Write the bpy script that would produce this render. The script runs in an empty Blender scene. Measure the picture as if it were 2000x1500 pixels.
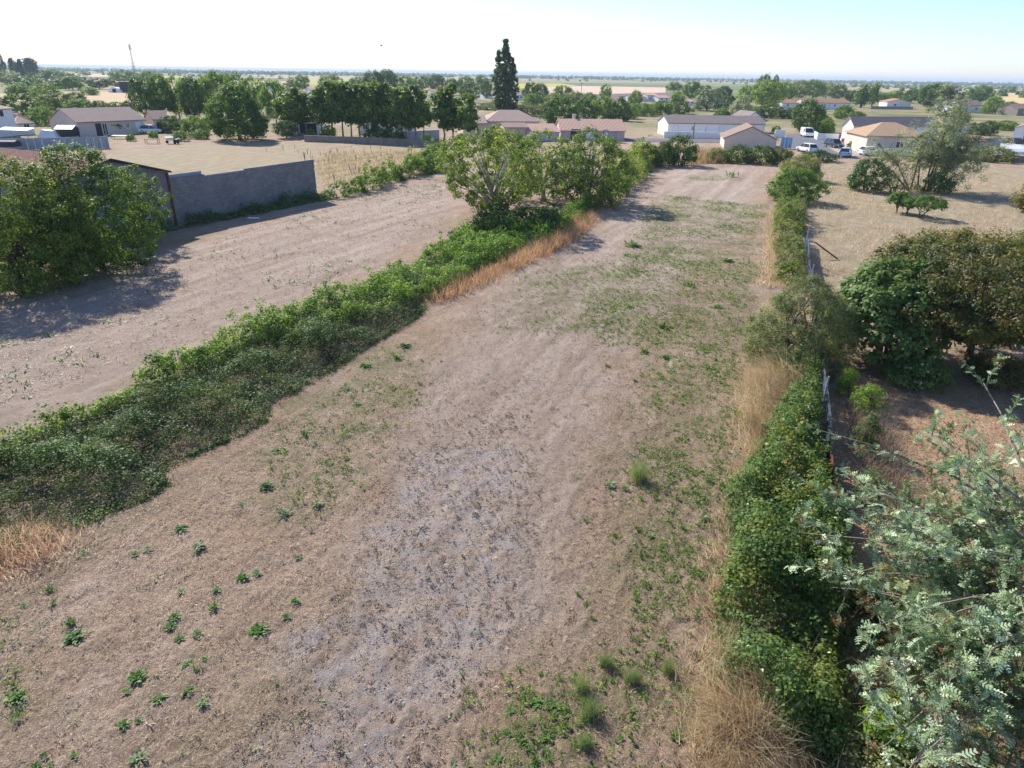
import bpy, math, random
import numpy as np
from math import sin, cos, radians, pi, atan2, hypot
from mathutils import Vector, Matrix

# ---------------------------------------------------------------- camera, sky, sun, exposure
F_PX, CAM_H, PITCH, ROLL = 1333.0, 12.0, radians(24.4), radians(0.92)
SUN_EL, SUN_AZ = radians(36), radians(-37)          # azimuth from +Y towards +X
sc = bpy.context.scene
col = sc.collection
cam_d = bpy.data.cameras.new('camera')
cam = bpy.data.objects.new('camera', cam_d)
col.objects.link(cam)
cam_d.sensor_width = 36.0
cam_d.lens = 36.0 * F_PX / 2000.0
cam_d.clip_start, cam_d.clip_end = 0.1, 30000
cam.matrix_world = (Matrix.Translation((0, 0, CAM_H)) @ Matrix.Rotation(pi / 2 - PITCH, 4, 'X') @ Matrix.Rotation(ROLL, 4, 'Z'))
sc.camera = cam

W = bpy.data.worlds.new('World')
sc.world = W
W.use_nodes = True
wn = W.node_tree
wn.nodes.clear()
sky = wn.nodes.new('ShaderNodeTexSky')
sky.sky_type = 'NISHITA'
sky.sun_disc = False
sky.sun_elevation = SUN_EL
sky.sun_rotation = SUN_AZ % (2 * pi)
sky.air_density, sky.dust_density, sky.ozone_density = 1.0, 0.25, 5.0
bg = wn.nodes.new('ShaderNodeBackground')
bg.inputs['Strength'].default_value = 0.094
wo = wn.nodes.new('ShaderNodeOutputWorld')
tint = wn.nodes.new('ShaderNodeMix')
tint.data_type, tint.blend_type = 'RGBA', 'MULTIPLY'
tint.inputs[0].default_value = 1.0
tint.inputs[7].default_value = (0.99, 0.975, 1.07, 1)
wn.links.new(sky.outputs[0], tint.inputs[6])
wn.links.new(tint.outputs[2], bg.inputs[0])
wn.links.new(bg.outputs[0], wo.inputs[0])

sun_d = bpy.data.lights.new('sun', 'SUN')
sun_d.energy, sun_d.angle, sun_d.color = 4.0, radians(0.55), (1.0, 0.94, 0.86)
sun = bpy.data.objects.new('sun', sun_d)
col.objects.link(sun)
SV = Vector((sin(SUN_AZ) * cos(SUN_EL), cos(SUN_AZ) * cos(SUN_EL), sin(SUN_EL)))
sun.rotation_euler = SV.to_track_quat('Z', 'Y').to_euler()
sun.location = (-20, 20, 60)

vs = sc.view_settings
vs.view_transform, vs.look, vs.gamma, vs.use_curve_mapping = 'Standard', 'None', 1.0, False
vs.exposure = 1.03
sc.cycles.max_bounces = 6
sc.cycles.transparent_max_bounces = 4
sc.cycles.volume_bounces = 0

rng = np.random.default_rng(7)
random.seed(7)


# ---------------------------------------------------------------- where a point seen in the photograph stands on the ground
def ray(x, y):
    u, v = (x - 1000) / F_PX, (750 - y) / F_PX
    c, s = cos(ROLL), sin(ROLL)
    u, v = u * c - v * s, u * s + v * c
    return u, cos(PITCH) + v * sin(PITCH), -sin(PITCH) + v * cos(PITCH)


def G(x, y, z=0.0):
    d = ray(x, y)
    t = (z - CAM_H) / d[2]
    return (d[0] * t, d[1] * t)


def hgt(X, Y, x, y):
    d = ray(x, y)
    return CAM_H + d[2] * Y / d[1]


def depth(X, Y, z=0):
    return Y * cos(PITCH) + (CAM_H - z) * sin(PITCH)


def GP(px, z=0.0):
    return np.array([G(x, y, z) for x, y in px])


# ---------------------------------------------------------------- numpy noise and polygons
def _hash(ix, iy, seed):
    n = (ix.astype(np.int64) * 374761393 + iy.astype(np.int64) * 668265263 + seed * 982451653) & 0x7fffffff
    n = ((n ^ (n >> 13)) * 1274126177) & 0x7fffffff
    n = n ^ (n >> 16)
    return (n & 0xffff) / 65535.0


def vnoise(x, y, seed=0):
    ix, iy = np.floor(x), np.floor(y)
    fx, fy = x - ix, y - iy
    fx, fy = fx * fx * (3 - 2 * fx), fy * fy * (3 - 2 * fy)
    a, b = _hash(ix, iy, seed), _hash(ix + 1, iy, seed)
    c, d = _hash(ix, iy + 1, seed), _hash(ix + 1, iy + 1, seed)
    return (a * (1 - fx) + b * fx) * (1 - fy) + (c * (1 - fx) + d * fx) * fy


def fbm(x, y, seed=0, octv=4, gain=0.5):
    s, a, t = 0, 1.0, 0
    for i in range(octv):
        s = s + a * vnoise(x * 2 ** i, y * 2 ** i, seed + i * 17)
        t += a
        a *= gain
    return s / t


def poly_sd(x, y, poly):
    """signed distance, positive inside"""
    n = len(poly)
    ins = np.zeros(x.shape, bool)
    d2 = np.full(x.shape, 1e18)
    for i in range(n):
        x0, y0 = poly[i]
        x1, y1 = poly[(i + 1) % n]
        dx, dy = x1 - x0, y1 - y0
        t = np.clip(((x - x0) * dx + (y - y0) * dy) / (dx * dx + dy * dy + 1e-12), 0, 1)
        d2 = np.minimum(d2, (x - x0 - t * dx) ** 2 + (y - y0 - t * dy) ** 2)
        if y0 != y1:
            cr = ((y0 > y) != (y1 > y)) & (x < (x1 - x0) * (y - y0) / (y1 - y0) + x0)
            ins ^= cr
    d = np.sqrt(d2)
    return np.where(ins, d, -d)


def sample_poly(poly, n, r=rng, weight=None):
    lo, hi = poly.min(0), poly.max(0)
    out, dd, got = [], [], 0
    while got < n:
        p = lo + r.random((max(2000, 2 * n), 2)) * (hi - lo)
        d = poly_sd(p[:, 0], p[:, 1], poly)
        k = d > 0
        if weight is not None:
            k &= r.random(len(p)) < weight(p[:, 0], p[:, 1], d)
        out.append(p[k])
        dd.append(d[k])
        got += int(k.sum())
    return np.concatenate(out)[:n], np.concatenate(dd)[:n]


def sstep(a, b, x):
    t = np.clip((x - a) / (b - a), 0, 1)
    return t * t * (3 - 2 * t)


# ---------------------------------------------------------------- objects
def tag(o, label=None, cat=None, group=None, kind=None):
    for k, v in (('label', label), ('category', cat), ('group', group), ('kind', kind)):
        if v:
            o[k] = v
    return o


def empty(name, loc, label, cat, group=None, rz=0.0):
    o = bpy.data.objects.new(name, None)
    o.empty_display_size = 0.3
    col.objects.link(o)
    o.location = loc if len(loc) == 3 else (loc[0], loc[1], 0)
    o.rotation_euler.z = rz
    return tag(o, label, cat, group)


def link(name, me, parent=None, loc=None, mat=None):
    o = bpy.data.objects.new(name, me)
    col.objects.link(o)
    if parent is not None:
        o.parent = parent
    if loc is not None:
        o.location = loc
    if mat is not None and len(me.materials) == 0:
        me.materials.append(mat)
    return o


def copy_tree(o, parent=None):
    c = o.copy()
    col.objects.link(c)
    c.parent = parent
    for ch in o.children:
        copy_tree(ch, c)
    return c


def np_mesh(name, v, f, attr=None, smooth=False):
    """v (n,3), f (m,k) with k = 3 or 4"""
    me = bpy.data.meshes.new(name)
    v = np.ascontiguousarray(v, np.float32)
    f = np.ascontiguousarray(f, np.int32)
    m, k = f.shape
    me.vertices.add(len(v))
    me.vertices.foreach_set('co', v.ravel())
    me.loops.add(m * k)
    me.loops.foreach_set('vertex_index', f.ravel())
    me.polygons.add(m)
    me.polygons.foreach_set('loop_start', np.arange(0, m * k, k, dtype=np.int32))
    if smooth:
        me.polygons.foreach_set('use_smooth', np.ones(m, bool))
    me.update(calc_edges=True)
    if attr:
        for an, (dom, arr) in attr.items():
            if arr.ndim == 2:
                a = me.attributes.new(an, 'FLOAT_COLOR', dom)
                a.data.foreach_set('color', np.ascontiguousarray(arr, np.float32).ravel())
            else:
                a = me.attributes.new(an, 'FLOAT', dom)
                a.data.foreach_set('value', np.ascontiguousarray(arr, np.float32))
    return me


class MB:
    def __init__(s):
        s.v, s.f = [], []

    def quadloop(s, a, b):
        n = len(a)
        i = len(s.v)
        s.v += list(a) + list(b)
        for k in range(n):
            j = (k + 1) % n
            s.f.append((i + k, i + j, i + n + j, i + n + k))
        s.f.append(tuple(range(i + n - 1, i - 1, -1)))
        s.f.append(tuple(range(i + n, i + 2 * n)))
        return s

    def box(s, x0, x1, y0, y1, z0, z1):
        return s.quadloop([(x0, y0, z0), (x1, y0, z0), (x1, y1, z0), (x0, y1, z0)], [(x0, y0, z1), (x1, y0, z1), (x1, y1, z1), (x0, y1, z1)])

    def prism_x(s, prof, x0, x1):
        return s.quadloop([(x0, y, z) for y, z in prof], [(x1, y, z) for y, z in prof])

    def prism_y(s, prof, y0, y1):
        return s.quadloop([(x, y0, z) for x, z in prof], [(x, y1, z) for x, z in prof])

    def tube(s, pts, rad, n=6):
        pts = [Vector(p) for p in pts]
        rings = []
        for i, p in enumerate(pts):
            t = (pts[min(i + 1, len(pts) - 1)] - pts[max(i - 1, 0)])
            t = t.normalized() if t.length > 1e-9 else Vector((0, 0, 1))
            u = t.cross(Vector((0.31, 0.95, 0.05)))
            if u.length < 1e-3:
                u = t.cross(Vector((1, 0, 0)))
            u.normalize()
            w = t.cross(u)
            r = rad[i] if hasattr(rad, '__len__') else rad
            rings.append([tuple(p + (u * cos(2 * pi * k / n) + w * sin(2 * pi * k / n)) * r) for k in range(n)])
        i0 = len(s.v)
        for rg in rings:
            s.v += rg
        for a in range(len(rings) - 1):
            for k in range(n):
                j = (k + 1) % n
                s.f.append((i0 + a * n + k, i0 + a * n + j, i0 + (a + 1) * n + j, i0 + (a + 1) * n + k))
        s.f.append(tuple(i0 + k for k in range(n - 1, -1, -1)))
        e = i0 + (len(rings) - 1) * n
        s.f.append(tuple(e + k for k in range(n)))
        return s

    def mesh(s, name, mat=None, smooth=False):
        me = bpy.data.meshes.new(name)
        me.from_pydata([tuple(p) for p in s.v], [], s.f)
        if smooth:
            for p in me.polygons:
                p.use_smooth = True
        if mat:
            me.materials.append(mat)
        return me

    def build(s, name, mat, parent=None, smooth=False, loc=None):
        return link(name, s.mesh(name, mat, smooth), parent, loc)


# ---------------------------------------------------------------- materials
class NT:
    def __init__(s, name):
        s.m = bpy.data.materials.new(name)
        s.m.use_nodes = True
        s.t = s.m.node_tree
        s.t.nodes.clear()
        s.out = s.t.nodes.new('ShaderNodeOutputMaterial')

    def n(s, kind, **kw):
        nd = s.t.nodes.new('ShaderNode' + kind)
        for k, v in kw.items():
            if k.startswith('_'):
                setattr(nd, k[1:], v)
            else:
                key = k.replace('__', ' ')
                sock = nd.inputs[int(key[1:])] if key[0] == 'i' and key[1:].isdigit() else nd.inputs[key]
                if hasattr(v, 'bl_idname') or isinstance(v, bpy.types.NodeSocket):
                    s.t.links.new(v, sock)
                else:
                    sock.default_value = v
        return nd

    def noise(s, scale, detail=3, vec=None, rough=0.55, dist=0.0):
        nd = s.n('TexNoise', Scale=scale, Detail=detail, Roughness=rough, Distortion=dist)
        if vec is not None:
            s.t.links.new(vec, nd.inputs['Vector'])
        return nd.outputs['Fac']

    def ramp(s, fac, stops, interp='LINEAR'):
        nd = s.n('ValToRGB', Fac=fac)
        cr = nd.color_ramp
        cr.interpolation = interp
        while len(cr.elements) < len(stops):
            cr.elements.new(0.5)
        for e, (p, c) in zip(cr.elements, stops):
            e.position = p
            e.color = (*c, 1) if len(c) == 3 else c
        return nd.outputs['Color']

    def mix(s, fac, a, b, mode='MIX'):
        nd = s.n('Mix', _data_type='RGBA', _blend_type=mode)
        for sock, v in ((nd.inputs[0], fac), (nd.inputs[6], a), (nd.inputs[7], b)):
            if isinstance(v, bpy.types.NodeSocket):
                s.t.links.new(v, sock)
            else:
                sock.default_value = v if not isinstance(v, tuple) or len(v) == 4 else (*v, 1)
        return nd.outputs[2]

    def math(s, op, a, b=0.0, c=0.0):
        nd = s.n('Math', _operation=op)
        for i, v in enumerate((a, b, c)):
            if isinstance(v, bpy.types.NodeSocket):
                s.t.links.new(v, nd.inputs[i])
            else:
                nd.inputs[i].default_value = v
        return nd.outputs[0]

    def mapr(s, v, a, b, c=0.0, d=1.0):
        nd = s.n('MapRange', Value=v)
        nd.inputs[1].default_value, nd.inputs[2].default_value, nd.inputs[3].default_value, nd.inputs[4].default_value = a, b, c, d
        return nd.outputs[0]

    def surf(s, color, rough=0.8, spec=0.25, bump=None, bstr=0.5, bdist=0.02, metal=0.0):
        p = s.n('BsdfPrincipled')
        if isinstance(color, bpy.types.NodeSocket):
            s.t.links.new(color, p.inputs['Base Color'])
        else:
            p.inputs['Base Color'].default_value = (*color, 1)
        if isinstance(rough, bpy.types.NodeSocket):
            s.t.links.new(rough, p.inputs['Roughness'])
        else:
            p.inputs['Roughness'].default_value = rough
        p.inputs['Specular IOR Level'].default_value = spec
        p.inputs['Metallic'].default_value = metal
        if bump is not None:
            b = s.n('Bump', Strength=bstr, Distance=bdist, Height=bump)
            s.t.links.new(b.outputs[0], p.inputs['Normal'])
        s.t.links.new(p.outputs[0], s.out.inputs['Surface'])
        return p


def mul(c, k):
    return tuple(x * k for x in c)


def leaf_mat(name, stops, trans=0.4, tcol=None, rough=0.55, spec=0.3, rand=0.25):
    """stops: ramp over the leaf's own tint; the object's random value shifts it a little"""
    t = NT(name)
    a = t.n('Attribute', _attribute_name='tint').outputs['Fac']
    oi = t.n('ObjectInfo').outputs['Random']
    c = t.ramp(a, stops)
    hsv = t.n('HueSaturation', Color=c)
    t.t.links.new(t.mapr(oi, 0, 1, 1 - rand, 1 + rand), hsv.inputs['Value'])
    t.t.links.new(t.mapr(oi, 0, 1, 0.5 + 0.02 * rand * 4, 0.5 - 0.02 * rand * 4), hsv.inputs['Hue'])
    c = hsv.outputs[0]
    p = t.surf(c, rough, spec)
    tr = t.n('BsdfTranslucent')
    tc = t.mix(1.0, c, tcol or (1.5, 1.45, 0.7), 'MULTIPLY')
    t.t.links.new(tc, tr.inputs['Color'])
    ms = t.n('MixShader', Fac=trans)
    t.t.links.new(p.outputs[0], ms.inputs[1])
    t.t.links.new(tr.outputs[0], ms.inputs[2])
    t.t.links.new(ms.outputs[0], t.out.inputs['Surface'])
    return t.m


def plain(name, c, rough=0.8, spec=0.25, var=0.12, scale=3.0, metal=0.0, bump=None, bdist=0.01):
    t = NT(name)
    tc = t.n('TexCoord').outputs['Object']
    nz = t.noise(scale, 4, tc)
    cc = t.ramp(nz, [(0.25, mul(c, 1 - var)), (0.75, mul(c, 1 + var))])
    b = t.noise(bump, 3, tc) if bump else None
    t.surf(cc, rough, spec, b, 0.5, bdist, metal)
    return t.m


def roof_mat(name, c1, c2, axis=0, period=0.28):
    t = NT(name)
    tc = t.n('TexCoord').outputs['Object']
    n1 = t.noise(0.7, 4, tc)
    n2 = t.noise(6.0, 2, tc)
    c = t.mix(n1, c1, c2)
    c = t.mix(t.mapr(n2, 0.35, 0.7, 0, 0.5), c, mul(c1, 0.6))
    sep = t.n('SeparateXYZ', Vector=tc)
    w = t.math('SINE', t.math('MULTIPLY', sep.outputs[axis], 2 * pi / period))
    t.surf(c, 0.85, 0.2, w, 0.9, 0.05)
    return t.m


M = {}
M['bark'] = plain('bark', (0.13, 0.105, 0.08), 0.9, 0.1, 0.35, 9, bump=14, bdist=0.03)
M['bark_grey'] = plain('bark_grey', (0.24, 0.21, 0.17), 0.9, 0.1, 0.3, 9, bump=14, bdist=0.03)
M['bark_pale'] = plain('bark_pale', (0.36, 0.33, 0.28), 0.9, 0.1, 0.3, 9, bump=14, bdist=0.02)
M['dry_stem'] = plain('dry_stem', (0.33, 0.24, 0.17), 0.9, 0.1, 0.4, 2)
M['twig'] = plain('twig', (0.2, 0.16, 0.12), 0.9, 0.1, 0.3, 6)
M['leaf_bright'] = leaf_mat('leaf_bright', [(0.0, (0.078, 0.152, 0.029)), (0.45, (0.167, 0.290, 0.044)), (0.85, (0.335, 0.446, 0.067)), (1.0, (0.535, 0.469, 0.078))], 0.52)
M['leaf_bush'] = leaf_mat('leaf_bush', [(0.0, (0.049, 0.098, 0.020)), (0.5, (0.114, 0.188, 0.033)), (0.9, (0.227, 0.276, 0.041)), (1.0, (0.357, 0.309, 0.049))], 0.50)
M['leaf_walnut'] = leaf_mat('leaf_walnut', [(0.0, (0.080, 0.134, 0.036)), (0.5, (0.171, 0.250, 0.063)), (0.9, (0.286, 0.339, 0.089)), (1.0, (0.501, 0.394, 0.089))], 0.50)
M['leaf_bramble'] = leaf_mat('leaf_bramble', [(0.0, (0.058, 0.091, 0.024)), (0.45, (0.116, 0.171, 0.039)), (0.8, (0.197, 0.241, 0.064)), (0.93, (0.292, 0.241, 0.079)), (1.0, (0.664, 0.683, 0.355))], 0.38, rough=0.6, spec=0.22)
M['leaf_ivy'] = leaf_mat('leaf_ivy', [(0.0, (0.040, 0.090, 0.023)), (0.5, (0.090, 0.168, 0.041)), (0.9, (0.158, 0.240, 0.067)), (1.0, (0.593, 0.631, 0.434))], 0.36, rough=0.55, spec=0.28)
M['leaf_dark'] = leaf_mat('leaf_dark', [(0.0, (0.042, 0.084, 0.030)), (0.5, (0.084, 0.149, 0.047)), (1.0, (0.157, 0.233, 0.064))], 0.42, rand=0.2, spec=0.12)
M['leaf_mid'] = leaf_mat('leaf_mid', [(0.0, (0.068, 0.133, 0.035)), (0.5, (0.143, 0.235, 0.059)), (1.0, (0.290, 0.382, 0.094))], 0.46, rand=0.22, spec=0.12)
M['leaf_olive'] = leaf_mat('leaf_olive', [(0.0, (0.086, 0.112, 0.048)), (0.5, (0.169, 0.206, 0.086)), (1.0, (0.319, 0.338, 0.151))], 0.44, rand=0.2, spec=0.12)
M['leaf_walnut_light'] = leaf_mat('leaf_walnut_light', [(0.0, (0.10, 0.15, 0.03)), (0.5, (0.22, 0.29, 0.06)), (0.9, (0.34, 0.38, 0.09)), (1.0, (0.5, 0.42, 0.1))], 0.52)
M['leaf_sage'] = leaf_mat('leaf_sage', [(0.0, (0.13, 0.155, 0.06)), (0.5, (0.25, 0.275, 0.115)), (1.0, (0.42, 0.43, 0.21))], 0.46, spec=0.15)
M['leaf_silver'] = leaf_mat('leaf_silver', [(0.0, (0.085, 0.140, 0.064)), (0.35, (0.183, 0.275, 0.145)), (0.7, (0.354, 0.464, 0.284)), (1.0, (0.610, 0.695, 0.498))], 0.38, (1.1, 1.15, 0.75), 0.5, 0.35)
M['leaf_willow'] = leaf_mat('leaf_willow', [(0.0, (0.150, 0.186, 0.101)), (0.5, (0.276, 0.328, 0.191)), (1.0, (0.534, 0.566, 0.381))], 0.40, (1.2, 1.2, 0.8))
M['leaf_rust'] = leaf_mat('leaf_rust', [(0.0, (0.06, 0.085, 0.02)), (0.4, (0.135, 0.16, 0.04)), (0.75, (0.22, 0.20, 0.05)), (1.0, (0.30, 0.17, 0.06))], 0.46, (1.3, 1.2, 0.6))
M['leaf_purple'] = leaf_mat('leaf_purple', [(0.0, (0.04, 0.02, 0.022)), (1.0, (0.09, 0.045, 0.04))], 0.25)
M['pod'] = leaf_mat('pod', [(0.0, (0.192, 0.090, 0.042)), (1.0, (0.456, 0.216, 0.096))], 0.25, (1.2, 1.0, 0.8))
M['weed'] = leaf_mat('weed', [(0.0, (0.047, 0.116, 0.022)), (0.6, (0.109, 0.217, 0.038)), (1.0, (0.248, 0.342, 0.075))], 0.40, rand=0.15)
M['weed_grey'] = leaf_mat('weed_grey', [(0.0, (0.119, 0.187, 0.077)), (0.6, (0.221, 0.289, 0.130)), (1.0, (0.425, 0.459, 0.245))], 0.3, rand=0.15)
M['tuft_brown'] = leaf_mat('tuft_brown', [(0.0, (0.075, 0.047, 0.036)), (0.6, (0.15, 0.098, 0.072)), (1.0, (0.26, 0.17, 0.11))], 0.2)
M['grass_dry'] = leaf_mat('grass_dry', [(0.0, (0.337, 0.239, 0.144)), (0.6, (0.589, 0.448, 0.306)), (1.0, (0.732, 0.711, 0.552))], 0.50, (1.1, 1.0, 0.8))
M['grass_orange'] = leaf_mat('grass_orange', [(0.0, (0.31, 0.19, 0.11)), (0.6, (0.52, 0.34, 0.21)), (1.0, (0.68, 0.48, 0.33))], 0.5, (1.1, 1.0, 0.8))
M['straw'] = leaf_mat('straw', [(0.0, (0.16, 0.105, 0.066)), (0.5, (0.36, 0.255, 0.17)), (1.0, (0.62, 0.48, 0.34))], 0.2, (1.1, 1.0, 0.8))
M['wall_white'] = plain('wall_white', (0.82, 0.82, 0.81), 0.85, 0.2, 0.05, 0.8)
M['wall_grey'] = plain('wall_grey', (0.5, 0.49, 0.48), 0.9, 0.2, 0.1, 0.6)
M['wall_beige'] = plain('wall_beige', (0.64, 0.53, 0.45), 0.9, 0.2, 0.07, 0.5)
M['wall_pink'] = plain('wall_pink', (0.62, 0.48, 0.42), 0.9, 0.2, 0.06, 0.5)
M['roof_brown'] = roof_mat('roof_brown', (0.30, 0.20, 0.16), (0.40, 0.29, 0.24))
M['roof_bungalow'] = roof_mat('roof_bungalow', (0.36, 0.25, 0.21), (0.45, 0.34, 0.29))
M['roof_slate'] = roof_mat('roof_slate', (0.25, 0.195, 0.18), (0.34, 0.28, 0.265))
M['roof_pink'] = roof_mat('roof_pink', (0.66, 0.38, 0.27), (0.74, 0.51, 0.40))
M['roof_pale'] = roof_mat('roof_pale', (0.48, 0.33, 0.26), (0.58, 0.43, 0.35))
M['roof_orange'] = roof_mat('roof_orange', (0.50, 0.23, 0.13), (0.58, 0.34, 0.22))
M['roof_tan'] = roof_mat('roof_tan', (0.46, 0.29, 0.17), (0.54, 0.38, 0.25))
M['roof_rust'] = roof_mat('roof_rust', (0.30, 0.11, 0.075), (0.42, 0.2, 0.15), 0, 0.15)
M['tin'] = plain('tin', (0.31, 0.345, 0.405), 0.6, 0.3, 0.15, 1.2, 0.3)
M['tin_white'] = plain('tin_white', (0.75, 0.77, 0.8), 0.45, 0.4, 0.06, 1.0)
M['rust'] = plain('rust', (0.16, 0.07, 0.045), 0.85, 0.2, 0.35, 2.5, bump=10)
M['glass'] = plain('glass', (0.03, 0.037, 0.045), 0.08, 0.6, 0.05)
M['frame_white'] = plain('frame_white', (0.78, 0.78, 0.78), 0.5, 0.4, 0.03)
M['dark'] = plain('dark', (0.035, 0.035, 0.04), 0.7, 0.3, 0.1)
M['wood_grey'] = plain('wood_grey', (0.27, 0.24, 0.21), 0.9, 0.15, 0.25, 5)
M['blue_paint'] = plain('blue_paint', (0.26, 0.40, 0.58), 0.7, 0.3, 0.12, 2)
M['car_white'] = plain('car_white', (0.8, 0.81, 0.83), 0.25, 0.6, 0.02)
M['car_navy'] = plain('car_navy', (0.035, 0.05, 0.085), 0.25, 0.6, 0.05)
M['car_blue'] = plain('car_blue', (0.30, 0.44, 0.62), 0.25, 0.6, 0.04)
M['car_black'] = plain('car_black', (0.02, 0.02, 0.025), 0.25, 0.6, 0.05)
M['rubber'] = plain('rubber', (0.02, 0.02, 0.02), 0.9, 0.2, 0.1)
M['rim'] = plain('rim', (0.45, 0.46, 0.48), 0.35, 0.5, 0.05, metal=0.6)
M['lamp_red'] = plain('lamp_red', (0.35, 0.02, 0.02), 0.3, 0.5, 0.05)
M['lamp_clear'] = plain('lamp_clear', (0.7, 0.72, 0.75), 0.15, 0.6, 0.03)
M['asphalt'] = plain('asphalt', (0.14, 0.145, 0.16), 0.9, 0.2, 0.12, 0.8)
M['gravel_pale'] = plain('gravel_pale', (0.36, 0.31, 0.27), 0.95, 0.1, 0.15, 0.7)
M['steel'] = plain('steel', (0.35, 0.4, 0.46), 0.5, 0.5, 0.1, metal=0.4)
M['mesh_wire'] = plain('mesh_wire', (0.13, 0.15, 0.19), 0.8, 0.1, 0.2)
M['post_green'] = plain('post_green', (0.03, 0.085, 0.075), 0.6, 0.3, 0.1)
M['stone'] = plain('stone', (0.26, 0.22, 0.19), 0.95, 0.15, 0.25, 1.5, bump=4, bdist=0.05)
M['net_blue'] = plain('net_blue', (0.3, 0.42, 0.5), 0.8, 0.2, 0.15, 2)


def field_mat(name, c1, c2, rowdir=None, scale=0.03):
    t = NT(name)
    tc = t.n('TexCoord').outputs['Object']
    mp = t.n('Mapping', Vector=tc)
    mp.inputs['Scale'].default_value = (1, 0.35, 1)
    n1 = t.noise(scale, 5, mp.outputs[0], 0.65)
    n2 = t.noise(scale * 14, 3, tc)
    c = t.mix(t.mapr(n1, 0.3, 0.7), c1, c2)
    c = t.mix(t.mapr(n2, 0.3, 0.75, 0, 0.4), c, mul(c1, 0.75))
    t.surf(c, 0.95, 0.1)
    return t.m


# ---------------------------------------------------------------- foliage
def unit(a):
    return a / (np.linalg.norm(a, axis=-1, keepdims=True) + 1e-9)


def rdir(n, r=rng):
    return unit(r.normal(size=(n, 3)))


def leaf_mesh(name, P, N, L, Wd, tint, r=rng, droop=0.35, fold=0.12):
    n = len(P)
    N = unit(N)
    a = rdir(n, r)
    a[:, 2] -= droop
    a = unit(a - N * np.sum(a * N, 1, keepdims=True))
    b = np.cross(N, a)
    l = (L * r.uniform(0.65, 1.35, n))[:, None]
    w = l * (Wd / L)
    v = np.stack([P - a * l * .5, P + b * w * .5 + N * w * fold, P + a * l * .5, P - b * w * .5 + N * w * fold], 1).reshape(-1, 3)
    f = np.arange(4 * n).reshape(-1, 4)
    return np_mesh(name, v, f, {'tint': ('FACE', np.clip(tint, 0, 1))})


def clump_leaves(C, R, per, r=rng, up=0.45, outw=None, shell=0.45, tvar=0.18, rnd=0.55):
    """leaves on the shells of small clumps C (k,3) with radii R (k,)"""
    k = len(C)
    d = rdir(k * per, r)
    Ci = np.repeat(C, per, 0)
    Ri = np.repeat(R, per)
    rad = r.random(k * per) ** shell
    P = Ci + d * (rad * Ri)[:, None] * np.array([1, 1, 0.85])
    N = d * 0.7 + rdir(k * per, r) * rnd
    N[:, 2] += up
    if outw is not None:
        N += np.repeat(unit(outw), per, 0) * 0.5
    ct = np.repeat(r.normal(0, tvar, k), per)
    T = 0.42 + ct + r.normal(0, 0.15, k * per) + 0.12 * d[:, 2]
    return P, N, T


def crown_clumps(k, prof, r=rng, lobes=5, inner=0.45):
    """clump centres inside a crown of unit radius/height 0..1 whose radius at height t is prof(t)"""
    t = r.random(k * 3)
    w = np.array([prof(x) for x in t])
    keep = r.random(k * 3) < (w / w.max()) ** 0.9
    t, w = t[keep][:k], w[keep][:k]
    ang = r.random(len(t)) * 2 * pi
    lob = np.zeros(len(t))
    for i in range(lobes):
        a0, t0, s = r.random() * 2 * pi, r.random(), r.uniform(-0.3, 0.3)
        lob += s * np.exp(-((np.angle(np.exp(1j * (ang - a0)))) ** 2) / 0.5 - ((t - t0) ** 2) / 0.05)
    rad = (inner + (1 - inner) * r.random(len(t)) ** 0.6) * w * (1 + lob)
    return np.stack([rad * np.cos(ang), rad * np.sin(ang), t], 1)


PROF = {
    'round': lambda t: max(0.03, (1 - (2 * t - 1) ** 2)) ** 0.5,
    'dome': lambda t: (max(0.0, 1 - t ** 2.4)) ** 0.6 * (0.75 + 0.25 * min(1, t * 4)),
    'egg': lambda t: (max(0.02, sin(pi * min(1, t ** 0.75)))) ** 0.6,
    'column': lambda t: (min(1, t * 5 + 0.35)) * (max(0.02, 1 - t ** 3)) ** 0.7,
    'spread': lambda t: (max(0.02, 1 - (2 * t ** 1.3 - 1) ** 2)) ** 0.4,
    'flat': lambda t: (max(0.02, 1 - t * t)) ** 0.5,
}


def make_crown(name, mat, prof, k, per, leaf, clump, zb=0.0, seed=1, up=0.45, inner=0.45, stretch=1.0, asp=0.6, droop=0.35, aw=1.0):
    """unit tree crown: height 1 (from zb), width 1"""
    r = np.random.default_rng(seed)
    C = crown_clumps(k, PROF[prof], r, 7, inner)
    C[:, :2] *= max(.04, 0.5 * aw - clump * 0.5)
    out = C - np.array([0, 0, 0.4])
    C[:, 2] = zb + clump * 0.6 + C[:, 2] * (1 - zb - clump * 1.2)
    R = clump * r.uniform(0.6, 1.25, len(C))
    P, N, T = clump_leaves(C, R, per, r, up, out)
    if stretch != 1.0:
        P[:, 2] = zb + (P[:, 2] - zb)
    me = leaf_mesh(name, P, N, leaf, leaf * asp, T, r, droop)
    me.materials.append(mat)
    return me, C


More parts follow.
